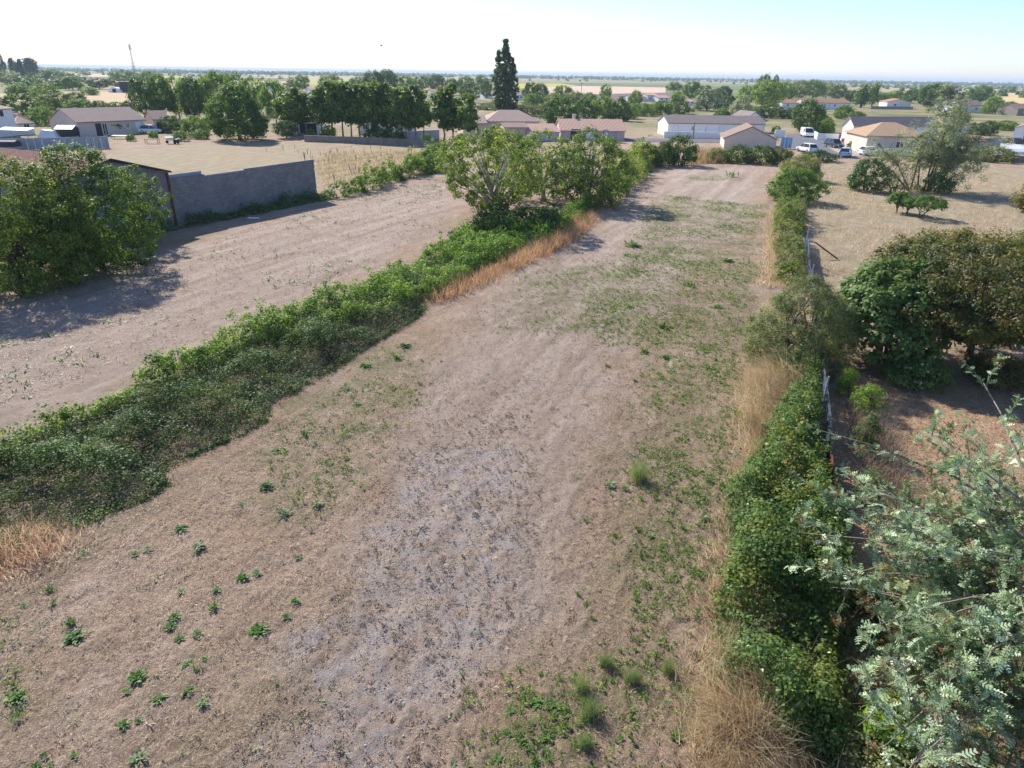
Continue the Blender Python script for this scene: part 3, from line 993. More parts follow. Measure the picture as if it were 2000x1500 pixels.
# left long house
nc = G(155, 267)
rc = (nc[0] + 13.2 * .574, nc[1] + 13.2 * .819)
ev = hgt(*nc, 155, 239.5)
Lf = hypot(rc[0] - nc[0], rc[1] - nc[1])
u = lambda x: (x - 155) / 131 * Lf
e = house('long beige bungalow with a brownish pink roof at the left', nc, rc, 11.0, ev, ev + 2.1, 'x', 'wall_beige', 'roof_bungalow',
      [(u(188), u(199), 0, 2.2, 'door'), (u(200), u(210), 0, 2.2, 'win'), (u(246), u(253), 1.1, 2.1, 'win'), (u(265), u(276), .8, 2.2, 'shut')], oh=.3)
# white two storey house at the left edge
a, b = G(-40, 272), G(37, 264)
house('white two storey house cut by the left edge of the photo', a, b, 9, hgt(*b, 33, 212), hgt(*b, 33, 212) + 1.5, 'x', 'wall_white', 'roof_pale', [(hypot(b[0] - a[0], b[1] - a[1]) - 4.3, hypot(b[0] - a[0], b[1] - a[1]) - 2.3, 3.4, 4.7, 'win'), (2, 4, .1, 2.2, 'door')], hip=4)
a, b = G(37, 263.5), G(69, 262)
house('low white extension with a pinkish hipped roof beside the white two storey house', a, b, 7, hgt(*b, 68, 240.5), hgt(*b, 68, 240.5) + 1.6, 'x', 'wall_white', 'roof_pale', [(1.2, 2.2, 1, 2, 'win')], hip=2.0)
e = empty('awning', G(-8, 272), 'bluish awning on posts in front of the white two storey house', 'awning')
MB().quadloop([(0, 0, 1.6), (7, -1.5, 1.6), (7, 0.8, 1.9), (0, 2.2, 1.9)], [(0, 0, 1.67), (7, -1.5, 1.67), (7, 0.8, 1.97), (0, 2.2, 1.97)]).build('canopy', M['tin'], e)
for px_, py_ in ((.2, .2), (6.8, -1.3), (3.5, -.6)):
    MB().tube([(px_, py_, 0), (px_, py_, 1.62)], .06).build('post', M['steel'], e)
a, b = G(303, 259), G(334, 258)
house('small beige outbuilding with a brown roof right of the bungalow', a, b, 7, 2.5, 3.9, 'x', 'wall_beige', 'roof_brown', [(.6, 1.4, 0, 2, 'door')], name='outbuilding', cat='outbuilding')
# white houses behind the young tree row
for x0, x1, Y, e_, r_, rf, lb in ((548, 626, 150, 2.9, 4.2, 'roof_pale', 'white house with a dark carport seen between the first young trees of the row'),
                                  (700, 760, 152, 3.0, 4.6, 'roof_pink', 'white house with a pink roof seen through the middle of the young tree row'),
                                  (770, 812, 150, 3.0, 4.3, 'roof_pink', 'white gabled house seen through the right half of the young tree row')):
    a, b = on_line(x0, Y), on_line(x1, Y + 1)
    house(lb, a, b, 8, e_, r_, 'x', 'wall_white', rf, [(1, 2, 1, 2, 'win'), (4.0, 7.4, .1, 2.1, 'open')] if x1 - x0 > 70 else [(1, 2, 1, 2.1, 'win'), (2.8, 3.6, 0, 2.1, 'door')])
for x0, x1, Y, h_, mt, lb in ((783, 858, 138, 1.7, 'tin', 'blue grey metal panel fence behind the right half of the young tree row'),):
    wall_thing(lb, [on_line(x0, Y), on_line(x1, Y + 6)], h_, .12, mt, 'panel_fence', 'fence')
wall_thing('long low stone wall along the foot of the young tree row', [G(595, 276), G(700, 279.5), G(800, 284), G(884, 290)], 1.0, 0.35, 'stone', 'stone_wall', 'wall')
# far houses
FAR = [(1232, 1262, 198, 186, 'roof_orange', 'small far house with an orange roof left of the umbrella pine'),
       (1264, 1284, 198, 182, 'roof_pink', 'far white house with two floors beside the orange roofed one'),
       (1286, 1308, 199, 187, 'roof_pink', 'far pink roofed annex just left of the umbrella pine'),
       (1338, 1356, 207, 195, 'roof_pink', 'far pink roofed house between the umbrella pine and the pale willow'),
       (1527, 1570, 212, 195, 'roof_orange', 'far white house with a red roof at the left end of the red roofed row'),
       (1572, 1618, 213, 193, 'roof_orange', 'far white house with a red roof in the middle of the red roofed row'),
       (1619, 1660, 213, 194, 'roof_orange', 'far white house with a red roof at the right end of the red roofed row'),
       (1853, 1874, 216, 194, 'roof_brown', 'far house with a steep brown roof right of the silvery willow crown'),
       (1875, 1920, 220, 197, 'roof_brown', 'far white house with a long brown roof and pale awning'),
       (1985, 2040, 226, 204, 'roof_brown', 'dark barn with a brown roof at the far right edge'),
       (946, 962, 192, 179, 'roof_pink', 'far white house just left of the tall poplar'),
       (1006, 1022, 196, 180, 'roof_pale', 'far white house just right of the tall poplar'),
       (606, 620, 184, 170, 'roof_pink', 'far house with a pink roof above the young tree row'),
       (844, 860, 188, 175, 'roof_orange', 'far house with an orange roof above the right half of the tree row'),
       (30, 62, 160, 153, 'roof_orange', 'far house with an orange roof below the slim poplars'),
       (524, 548, 176, 162, 'roof_brown', 'far slate grey roof behind the big round tree')]
for x0, x1, yb, yt, rf, lb in FAR:
    a, b = G(x0, yb), G(x1, yb)
    hh = hgt(*a, x0, yt)
    L_ = hypot(b[0] - a[0], b[1] - a[1])
    tall = 'two floors' in lb
    ev = hh * (0.74 if tall else 0.62)
    wn_ = [(L_ * .2, L_ * .2 + 1.1, 1, 2, 'win'), (L_ * .62, L_ * .62 + 1.1, 1, 2, 'win')]
    house(lb, a, b, 9, ev, hh, 'x', 'wood_grey' if 'barn' in lb else 'wall_white', rf, wn_, chim=[(L_ * .3, 4.5)] if 'steep' in lb else ())
a, b = G(1731, 211), G(1777, 212)
house('far white gabled house with an orange roof left of the silvery willow crown', a, b, 12, 2.7, hgt(*a, 1755, 194), 'y', 'wall_white', 'roof_orange', [(3, 4.2, 1, 2, 'win')])
wall_thing('dark low wall in front of the far white gabled house', [G(1700, 213), G(1782, 214)], 1.2, .3, 'wood_grey')
a, b = G(236, 181), G(282, 181)
house('dark timber barn with a brown roof left of the dense tree group', a, b, 16, 5.2, hgt(*a, 250, 163), 'x', 'dark', 'roof_brown', [(9, 14, .2, 3.6, 'door', 'f', 'wall_white')], name='barn', cat='barn')
e = empty('tunnel_shed', G(224, 181), 'small white tunnel shed at the left end of the dark barn', 'shed')
MB().prism_y([(3.4 * cos(t_), 2.6 * sin(t_)) for t_ in np.linspace(0, pi, 9)], 0, 9).build('cover', M['tin_white'], e)
MB().box(-.9, .9, -.12, -.003, 0.05, 1.9).build('door', M['dark'], e)
# houses at the right, around the turning area
a, b = G(1641, 276), G(1661, 279)
house('white house with a brown sloping roof behind the dark parked car', a, b, 20, 3.4, 4.9, 'y', 'wall_white', 'roof_pale', [(.5, 1.2, 1.0, 2.2, 'win', 'l'), (1.6, 2.4, .8, 2.2, 'shut')])
a, b = G(1688, 300), G(1806, 303)
house('house with a hipped orange tiled roof hidden by the silvery willow', a, b, 11, 3.0, 4.9, 'x', 'wall_beige', 'roof_tan', [(1.2, 2.0, .9, 2.2, 'shut'), (5, 6.4, 1, 2.2, 'win')], hip=4)
a, b = on_line(1842, 170), on_line(1888, 172)
house('grey tiled bungalow seen just right of the silvery willow', a, b, 8, 2.6, 4.2, 'x', 'wall_white', 'roof_pale', [(1, 2, 1, 2, 'win')], hip=2.5)
a, b = G(1974, 279), G(2060, 284)
house('white gabled house at the right edge with a small lean-to', a, b, 9, 3.0, hgt(*a, 1998, 236), 'y', 'wall_white', 'roof_pale', [(2, 3.2, 0, 2.1, 'door')], oh=.2)
wall_thing('long grey block wall left of the right edge white house', [on_line(1910, 150), on_line(1972, 152)], 1.4, .2, 'wall_grey')
wall_thing('white rendered garden wall sloping to the right edge', [on_line(1952, 142), on_line(2040, 134)], 1.1, .2, 'wall_white')
wall_thing('low grey stone wall along the back of the right field', [G(1890, 313), G(1960, 315), G(2080, 320)], .9, .25, 'stone', 'stone_wall')
e = empty('garden_shed', on_line(1888, 143), 'low shed with a dark red roof right of the willow', 'shed')
MB().box(0, 4.2, 0, 2.5, -.05, 1.2).build('wall', M['wall_grey'], e)
MB().quadloop([(-.2, -.2, 1.21), (4.4, -.2, 1.21), (4.4, 2.7, 1.7), (-.2, 2.7, 1.7)], [(-.2, -.2, 1.32), (4.4, -.2, 1.32), (4.4, 2.7, 1.82), (-.2, 2.7, 1.82)]).build('roof', M['roof_rust'], e)
e = empty('pool_cover', on_line(1965, 133), 'pale turquoise netting laid in the right edge garden', 'netting')
tag(MB().box(0, 6, 0, 5, .02, .35).build('cover', M['net_blue'], e))
MB().box(-.15, 6.15, -.15, -.02, 0, .42).build('border', M['wall_white'], e)
MB().box(-.15, 6.15, 5.02, 5.15, 0, .42).build('border', M['wall_white'], e)
# red and white letter box post by the drive
e = empty('gate_pillar', G(1643, 285), 'white gate pillar with a red box beside the dark parked car', 'pillar')
MB().box(-.35, .35, -.2, .2, 0, 1.5).build('pillar_body', M['wall_white'], e)
MB().box(-.2, .2, -.34, -.203, .8, 1.25).build('letter_box', M['lamp_red'], e)

# ---------------------------------------------------------------- concrete block wall and barn
A_, B_ = np.array(G(345, 440)), np.array(G(619, 385.5))
d_ = (B_ - A_) / np.linalg.norm(B_ - A_)
n_ = np.array([-d_[1], d_[0]])
WL = float(np.linalg.norm(B_ - A_))
W_H = hgt(*B_, 619, 308.5)
M['mortar'] = plain('mortar', (0.33, 0.32, 0.31), .95, .1, .15, 1)
t = NT('block')
gi = t.n('NewGeometry').outputs['Random Per Island']
oi = t.n('ObjectInfo').outputs['Random']
tcg = t.n('TexCoord').outputs['Object']
rnd_ = t.math('FRACT', t.math('ADD', gi, oi))
cb = t.ramp(rnd_, [(0.0, (0.205, 0.20, 0.205)), (0.6, (0.235, 0.228, 0.232)), (1.0, (0.28, 0.268, 0.268))])
cb = t.mix(t.mapr(t.noise(3.0, 4, t.n('NewGeometry').outputs['Position'], 0.7), 0.42, 0.68, 0, 0.6), cb, (0.14, 0.133, 0.135))
cb = t.mix(t.mapr(t.noise(0.45, 4, t.n('NewGeometry').outputs['Position'], 0.6), 0.5, 0.66, 0, 0.6), cb, (0.31, 0.29, 0.28))
t.surf(cb, 0.95, 0.1, t.noise(14, 3, tcg), 0.6, 0.03)
M['block'] = t.m
e = empty('block_wall', (A_[0], A_[1], 0), 'tall grey concrete block wall running back from the barn', 'wall', None, atan2(d_[1], d_[0]))
MB().box(0.02, WL - .06, -.08, .08, -.1, W_H - .25).build('mortar', M['mortar'], e)
bm_ = MB().box(0, .48, -.1, .1, 0, .182).mesh('block', M['block'])
rest = MB()
lst = []
nc_ = int(W_H / .2)
for c_ in range(nc_):
    x_ = -0.25 * (c_ % 2)
    while x_ < WL - .2:
        x0, x1 = max(0, x_), min(WL - random.random() * .06, x_ + .49)
        zt = c_ * .2
        if not (zt + .2 > W_H - .2 and 3.4 < x0 < WL * .45) and x1 - x0 > .12:
            lst.append((x0, x1, zt))
        x_ += .5
lst.sort(key=lambda q: (q[1] - q[0] < .4, q[0]))
for k, (x0, x1, z) in enumerate(lst):
    jy = random.gauss(0, .006)
    if k < 296 and x1 - x0 > .48:
        o = link('block', bm_, e, (x0, jy, z + .003))
    else:
        rest.box(x0, x1, -.1 + jy, .1 + jy, z + .003, z + .185)
ro = rest.build('block_courses', M['block'], e)
ro['kind'] = 'stuff'
for k in range(4):
    mb = MB()
    pr = [(k * .85 + q * .0708, -.02 + .025 * (q % 2)) for q in range(13)]
    mb.quadloop([(x, .13 + y, W_H - .9) for x, y in pr] + [(x, .15 + y, W_H - .9) for x, y in pr[::-1]], [(x, .13 + y, W_H + .12) for x, y in pr] + [(x, .15 + y, W_H + .12) for x, y in pr[::-1]])
    mb.build('corrugated_sheet', M['tin'], e)
# barn: gable end stands in line with the block wall
GW = 9.5
gA = A_ - d_ * GW
e = empty('barn', (gA[0], gA[1], 0), 'old block barn with a rusty red sheet roof behind the big bush', 'barn', None, atan2(d_[1], d_[0]))
bev, brd, bl = hgt(*A_, 336, 334), hgt(*(A_ - d_ * GW * .5), 268, 313), 21.0
MB().prism_y([(0, -.1), (GW - .02, -.1), (GW - .02, bev - .08), (GW / 2, brd - .08), (0, bev - .08)], 0.0, bl).build('wall', M['block'], e)
for s in (0, 1):
    p0, p1 = (Vector((-.35, 0, bev - .12)), Vector((GW / 2, 0, brd + .05))) if s == 0 else (Vector((GW / 2, 0, brd + .05)), Vector((GW + .2, 0, bev - .08)))
    ns = 22
    prof_ = []
    wsh = (bl + .6) / ns
    mb = MB()
    q = [(k * wsh / 12, .02 * (k % 2)) for k in range(13)]
    bot = [(p0.x, y, p0.z + z) for y, z in q] + [(p0.x, y, p0.z + z - .02) for y, z in q[::-1]]
    top = [(p1.x, y, p1.z + z) for y, z in q] + [(p1.x, y, p1.z + z - .02) for y, z in q[::-1]]
    mb.quadloop(bot, top)
    sm = mb.mesh('roof_sheet', M['roof_rust'])
    for k in range(ns):
        link('roof_sheet', sm, e, (0, -.3 + k * wsh, random.random() * .012))
rim = MB()
for p0, p1 in (((-.35, bev - .2), (GW / 2, brd - .03)), ((GW / 2, brd - .03), (GW + .2, bev - .16))):
    rim.quadloop([(p0[0], -.34, p0[1]), (p1[0], -.34, p1[1]), (p1[0], -.3, p1[1]), (p0[0], -.3, p0[1])], [(p0[0], -.34, p0[1] + .16), (p1[0], -.34, p1[1] + .16), (p1[0], -.3, p1[1] + .16), (p0[0], -.3, p0[1] + .16)])
rim.build('gable_trim', M['dark'], e)
MB().box(GW - .14, GW + .02, -.16, -.005, -.05, bev - .1).build('corner_post', M['rust'], e)
dd = MB().box(3.0, 6.2, -.1, -.005, 0, 2.9).build('sliding_door', M['blue_paint'], e)
MB().box(5.9, 6.02, -.14, -.102, 1.1, 1.4).build('handle', M['dark'], dd)
MB().box(6.8, 8.0, -.06, -.005, .9, 1.9).build('window', M['tin_white'], e)

# ---------------------------------------------------------------- garden sheds and clutter at the left
e = empty('sheet_fence', G(-20, 292), 'blue grey sheet metal fence behind the big left bush', 'fence', None, 0)
f0, f1 = Vector((*G(-20, 295), 0)), Vector((*G(214, 289), 0))
e.location = f0
e.rotation_euler.z = atan2((f1 - f0).y, (f1 - f0).x)
FL = (f1 - f0).length
nF = 16
for k in range(nF):
    MB().box(k * FL / nF + .02, (k + 1) * FL / nF - .02, -.03, .03, 0, 1.75 + random.random() * .08).build('fence_panel', M['tin'], e)
for k in range(0, nF + 1, 4):
    MB().tube([(k * FL / nF, -.08, -.1), (k * FL / nF, -.08, 2.0)], .05).build('post', M['steel'], e)


def shed(label, x, yb, w, d, h, roofm, wallm, rz=0.1, name='garden_shed', cat='shed'):
    e = empty(name, G(x, yb), label, cat, None, rz)
    MB().prism_x([(0, 0), (d, 0), (d, h * .78), (d / 2, h), (0, h * .78)], 0, w).build('wall', M[wallm], e)
    MB().prism_x([(-.2, h * .74), (d / 2, h + .02), (d + .2, h * .74), (d + .2, h * .74 + .08), (d / 2, h + .1), (-.2, h * .74 + .08)], -.15, w + .15).build('roof', M[roofm], e)
    MB().box(w * .3, w * .7, -.06, -.004, 0.03, h * .68).build('door', M['dark'], e)
    return e


shed('dark garden shed with a white roof in front of the beige bungalow', 112, 269, 2.9, 2.6, 2.0, 'tin_white', 'dark')
shed('grey garden shed with a bright white roof near the bungalow gable', 150, 263, 3.2, 3.2, 2.1, 'tin_white', 'wall_grey', .15)
e = empty('tarp_heap', G(97, 270), 'white tarpaulin stretched over a stack left of the dark shed', 'tarpaulin', None, .2)
MB().quadloop([(-1.8, -1, 0), (1.6, -1.2, 0), (1.7, 1, 0), (-1.7, 1.1, 0)], [(-.9, -.3, 1.5), (.8, -.4, 1.3), (.9, .4, 1.35), (-.8, .4, 1.55)]).build('cover', M['tin_white'], e)
MB().box(-1.9, 1.8, -1.25, 1.2, -.02, .12).build('pallet', M['wood_grey'], e)
e = empty('covered_trailer', G(12, 297), 'dark covered trailer under a rounded hood at the left edge', 'trailer', None, .1)
MB().prism_x([(1.1 * cos(t_), .8 + .95 * sin(t_)) for t_ in np.linspace(0, pi, 8)], -2.2, 2.0).build('hood', M['dark'], e)
MB().box(-2.2, 2.0, -1.1, 1.1, .45, .79).build('bed', M['tin'], e)
for s in (-1, 1):
    MB().tube([(0, s * 1.12, .33), (0, s * 1.3, .33)], .33, 12).build('wheel', M['rubber'], e)


def table(label, x, yb, w, d, h, mat, rz=0.0, name='garden_table', cat='table'):
    e = empty(name, G(x, yb), label, cat, None, rz)
    MB().box(-w / 2, w / 2, -d / 2, d / 2, h - .06, h).build('table_top', M[mat], e)
    for sx in (-1, 1):
        for sy in (-1, 1):
            MB().box(sx * (w / 2 - .08) - .04, sx * (w / 2 - .08) + .04, sy * (d / 2 - .08) - .04, sy * (d / 2 - .08) + .04, 0, h - .062).build('leg', M['wood_grey'], e)
    return e


table('low grey work table at the edge of the bare plot, left of the handcart', 298, 280, 2.3, .9, .75, 'wood_grey', .05)
table('pale low bench in front of the beige bungalow', 238, 271, 3.2, 1.1, .6, 'tin_white', .1, 'garden_bench', 'bench')
e = empty('handcart', G(333, 280), 'grey garden handcart standing at the edge of the bare plot', 'cart', None, .3)
MB().quadloop([(-.5, -.35, .5), (.5, -.35, .5), (.5, .35, .5), (-.5, .35, .5)], [(-.75, -.5, 1.05), (.6, -.5, 1.05), (.6, .5, 1.05), (-.75, .5, 1.05)]).build('tub', M['tin_white'], e)
MB().tube([(.3, -.3, .5), (1.6, -.35, .85)], .03).tube([(.3, .3, .5), (1.6, .35, .85)], .03).build('handle', M['steel'], e)
MB().tube([(.7, -.3, .6), (.7, -.3, 0)], .03).build('leg', M['steel'], e)
MB().tube([(.7, .3, .6), (.7, .3, 0)], .03).build('leg', M['steel'], e)
MB().tube([(-.5, -.06, .26), (-.5, .06, .26)], .26, 12).build('wheel', M['rubber'], e)
e = empty('rotary_tiller', G(345, 281), 'small dark rotary tiller beside the grey handcart', 'tiller', None, -.3)
MB().box(-.4, .4, -.25, .25, .3, .75).build('engine', M['dark'], e)
MB().tube([(.3, -.2, .6), (1.2, -.3, 1.0)], .03).tube([(.3, .2, .6), (1.2, .3, 1.0)], .03).build('handle', M['steel'], e)
for s in (-1, 1):
    MB().tube([(0, s * .3, .28), (0, s * .42, .28)], .28, 10).build('wheel', M['rubber'], e)


def stake(label, x, yb, yt, mat='wood_grey', r=.05, lean=(0, 0), name='fence_post', cat='post', group=None):
    X, Y = G(x, yb)
    h = hgt(X, Y, x, yt)
    o = MB().tube([(0, 0, -.2), (lean[0] * .5, lean[1] * .5, h * .5), (lean[0], lean[1], h)], [r, r, r * .85]).build(name, M[mat], None, loc=(X, Y, 0))
    tag(o, label, cat, group)
    return o


stake('thin grey post at the right end of the sheet metal fence', 192, 294, 271, 'steel')
stake('dark post leaning at the corner of the sheet metal fence', 213, 288, 258, 'wood_grey', .06, (-.4, 0))
# ---------------------------------------------------------------- utility poles, mast


def pole(label, x, yb, yt, arm=True):
    X, Y = G(x, yb)
    h = hgt(X, Y, x, yt)
    e = empty('utility_pole', (X, Y, 0), label, 'utility pole')
    MB().tube([(0, 0, -.2), (0, 0, h)], [.16, .1], 8).build('shaft', M['wood_grey'], e)
    if arm:
        MB().box(-.8, .8, -.06, .06, h - .5, h - .38).build('crossarm', M['wood_grey'], e)
        for k in (-.7, 0, .7):
            MB().tube([(k, 0, h - .37), (k, 0, h - .2)], .05).build('insulator', M['dark'], e)


pole('grey wooden utility pole in the scrub right of the tall poplar', 1134.5, 195, 161)
pole('slim utility pole standing in front of the long white house', 1353, 272, 238, False)
X, Y = G(266, 158)
mh = hgt(X, Y, 254, 86)
e = empty('telecom_mast', (X, Y, 0), 'tall lattice telecom mast with antennas on the left horizon', 'mast')
lat = MB()
wd = lambda z: 1.7 - 1.2 * z / mh
for k in range(3):
    a_ = k * 2.094
    lat.tube([(wd(0) * cos(a_), wd(0) * sin(a_), -.3), (wd(mh) * cos(a_), wd(mh) * sin(a_), mh)], .2, 5)
nl = 16
for i in range(nl):
    z0, z1 = mh * i / nl, mh * (i + 1) / nl
    for k in range(3):
        a0, a1 = k * 2.094, (k + 1) * 2.094
        lat.tube([(wd(z0) * cos(a0), wd(z0) * sin(a0), z0), (wd(z1) * cos(a1), wd(z1) * sin(a1), z1)], .12, 4)
        lat.tube([(wd(z1) * cos(a0), wd(z1) * sin(a0), z1), (wd(z1) * cos(a1), wd(z1) * sin(a1), z1)], .06, 4)
lat.build('lattice', M['steel'], e)
for k in range(6):
    a_ = k * 1.047 + .3
    zz = mh - (1.5 if k % 2 else 4.2)
    MB().tube([(1.35 * cos(a_), 1.35 * sin(a_), zz - 1.3), (1.35 * cos(a_), 1.35 * sin(a_), zz + 1.5)], .45, 6).build('antenna_panel', M['tin_white'], e)
    MB().tube([(0, 0, zz), (1.3 * cos(a_), 1.3 * sin(a_), zz)], .07, 4).build('bracket', M['steel'], e)

# ---------------------------------------------------------------- vehicles


def car(label, x, yb, rz, paint, name='parked_car', van=False, L=4.2, Wd=1.75, H=1.45, rear=True):
    e = empty(name, G(x, yb), label, 'van' if van else 'car', 'vehicles parked by the houses', rz)
    h2 = Wd / 2
    if van:
        body = [(-L / 2, .3), (L / 2, .3), (L / 2, .85), (L / 2 - .55, 1.0), (L / 2 - 1.15, H - .05), (L / 2 - 1.4, H), (-L / 2 + .12, H), (-L / 2, H - .15)]
    else:
        body = [(-L / 2, .3), (L / 2, .3), (L / 2, .62), (L / 2 - .12, .72), (L / 2 - 1.05, .88), (-L / 2 + .1, .92), (-L / 2, .8)]
    mb = MB()
    n = len(body)
    mb.quadloop([(p, -h2, z) for p, z in body], [(p, h2, z) for p, z in body])
    me = mb.mesh('body', M[paint])
    bo = link('body', me, e)
    bv = bo.modifiers.new('bevel', 'BEVEL')
    bv.width, bv.segments = .07, 2
    if van:
        MB().quadloop([(L / 2 - .55, -h2 + .12, 1.03), (L / 2 - 1.12, -h2 + .14, H - .1), (L / 2 - 1.12, h2 - .14, H - .1), (L / 2 - .55, h2 - .12, 1.03)], [(L / 2 - .52, -h2 + .12, 1.05), (L / 2 - 1.09, -h2 + .14, H - .08), (L / 2 - 1.09, h2 - .14, H - .08), (L / 2 - .52, h2 - .12, 1.05)]).build('windscreen', M['glass'], e)
        for s in (-1, 1):
            MB().box(-L / 2 - .015, -L / 2 + .01, s * .42 - .3, s * .42 + .3, 1.05, H - .3).build('rear_window', M['glass'], e)
            y0, y1 = sorted((s * (h2 + .002), s * (h2 + .015)))
            MB().box(L / 2 - 1.9, L / 2 - 1.2, y0, y1, 1.05, H - .25).build('side_window', M['glass'], e)
    else:
        cab = [(-L / 2 + .12, .9), (L / 2 - 1.1, .9), (L / 2 - 1.75, H - .05), (-L / 2 + .65, H - .05)]
        g2, g3 = h2 - .08, h2 - .22
        MB().quadloop([(cab[0][0], -g2, .9), (cab[1][0], -g2, .9), (cab[1][0], g2, .9), (cab[0][0], g2, .9)],
                      [(cab[3][0], -g3, H - .05), (cab[2][0], -g3, H - .05), (cab[2][0], g3, H - .05), (cab[3][0], g3, H - .05)]).build('windows', M['glass'], e)
        rf = MB().quadloop([(cab[3][0] - .1, -g3 - .03, H - .06), (cab[2][0] + .1, -g3 - .03, H - .06), (cab[2][0] + .1, g3 + .03, H - .06), (cab[3][0] - .1, g3 + .03, H - .06)],
                           [(cab[3][0] + .08, -g3 + .08, H), (cab[2][0] - .1, -g3 + .08, H), (cab[2][0] - .1, g3 - .08, H), (cab[3][0] + .08, g3 - .08, H)])
        for s in (-1, 1):
            rf.tube([(cab[1][0], s * g2, .9), (cab[2][0], s * (g3 + .01), H - .05)], .05, 4)
            rf.tube([(cab[0][0], s * g2, .9), (cab[3][0], s * (g3 + .01), H - .05)], .07, 4)
            rf.tube([(0, s * g2, .9), (-.05, s * (g3 + .01), H - .05)], .05, 4)
        rf.build('roof', M[paint], e)
    for px_ in (L / 2 - .8, -L / 2 + .75):
        for s in (-1, 1):
            y0, y1 = s * (h2 - .2), s * (h2 + .02)
            w = MB().tube([(px_, y0, .31), (px_, y1, .31)], .31, 14).build('wheel', M['rubber'], e)
            MB().tube([(px_, y1 + s * .002, .31), (px_, y1 + s * .015, .31)], .2, 10).build('rim', M['rim'], w)
    for s in (-1, 1):
        MB().box(L / 2 - .02, L / 2 + .015, s * (h2 - .3) - .17, s * (h2 - .3) + .17, .55, .7).build('headlight', M['lamp_clear'], e)
        MB().box(-L / 2 - .015, -L / 2 + .02, s * (h2 - .16) - .11, s * (h2 - .16) + .11, .6, .85).build('tail_light', M['lamp_red'], e)
    MB().box(-L / 2 - .012, -L / 2 + .01, -.26, .26, .42, .52).build('number_plate', M['frame_white'], e)
    return e


car('white delivery van parked under the dark round trees', 1575, 267, radians(-95), 'car_white', 'parked_van', True, 4.4, 1.85, 1.95)
car('white estate car parked at the end of the asphalt, by the clipped hedge', 1575, 297, radians(100), 'car_white', L=4.5, H=1.55)
car('dark blue car parked in front of the white gate pillar', 1628, 288, radians(-80), 'car_navy', L=4.3, H=1.6)
car('light blue car parked on the pale driveway', 1650, 306, radians(60), 'car_blue', L=4.0, H=1.5)
car('white car parked between the bungalow and the small outbuilding', 295, 260, radians(15), 'car_white', L=4.3, H=1.6)
car('black car parked beside the white house at the right edge', 1982, 284, radians(20), 'car_black', L=4.2, H=1.5)
car('white car parked just left of the silvery willow stems', 1700, 303, radians(10), 'car_white', L=4.2)


# ================================================================= VEGETATION, NEAR AND MIDDLE DISTANCE
def crown_m(prof, k, w, h, zb, clump, seed, inner=0.45, depth_w=None):
    r = np.random.default_rng(seed)
    C = crown_clumps(k, PROF[prof], r, 8, inner)
    C[:, 0] *= max(.1, w / 2 - clump * .8)
    C[:, 1] *= max(.1, (depth_w or w) / 2 - clump * .8)
    C[:, 2] = zb + clump * .5 + C[:, 2] * (h - zb - clump * 1.3)
    return C


def big_tree(name, label, cat, x, yb, yt, wpx, leafm, prof, k, per, leaf, clump, zb, bark, trunk_r, stems=1, nl=26, seed=1, inner=0.4, up=0.45, asp=.55, tvar=.16, fork=0.3, top=0.7, spreadbase=0.0, depth_w=None, droop=.35, at=None, h=None, w=None):
    if at is None:
        X, Y = G(x, yb)
        h = hgt(X, Y, x, yt)
        w = wpx * depth(X, Y) / F_PX * 1.12
    else:
        X, Y = at
    e = empty(name, (X, Y, 0), label, cat)
    r = np.random.default_rng(seed)
    C = crown_m(prof, k, w, h, zb * h, clump, seed, inner, depth_w)
    R = clump * r.uniform(.6, 1.3, len(C))
    per, leaf = int(per * .72), leaf * 1.14
    P, N, T = clump_leaves(C, R, per, r, up, C - np.array([0, 0, h * .45]), tvar=tvar)
    me = leaf_mesh('crown', P, N, leaf, leaf * asp, T, r, droop)
    me.materials.append(M[leafm])
    link('crown', me, e)
    mb = MB()
    idx = r.permutation(len(C))[:nl]
    for s in range(stems):
        a = 2 * pi * s / stems + r.random()
        b = Vector((spreadbase * cos(a) * r.uniform(.3, 1), spreadbase * sin(a) * r.uniform(.3, 1), -.1))
        tp = Vector((b.x * 2.5 + r.normal(0, .2), b.y * 2.5 + r.normal(0, .2), h * top)) if stems > 1 else Vector((r.normal(0, .25), r.normal(0, .25), h * top))
        pts = [b.lerp(tp, q) + Vector((r.normal(0, .03), r.normal(0, .03), 0)) * h * (q > 0) for q in (0, .2, .4, .6, .8, 1)]
        rr = [trunk_r * (1.3, .95, .75, .55, .35, .12)[i] for i in range(6)]
        mb.tube(pts, rr, 8)
        for j in idx[s::stems]:
            ev_ = Vector(C[j])
            q = min(.85, max(fork, (ev_.z / h) * .75 * (.6 + .4 * r.random())))
            i = min(4, int(q * 5))
            s0 = pts[i].lerp(pts[i + 1], q * 5 - i)
            m = s0.lerp(ev_, .5) + Vector((0, 0, .06 * h * r.random()))
            mb.tube([s0, s0.lerp(m, .6), m, ev_], [trunk_r * .45, trunk_r * .36, trunk_r * .27, trunk_r * .07], 5)
    mb.build('trunk', M[bark], e, True)
    return e, C


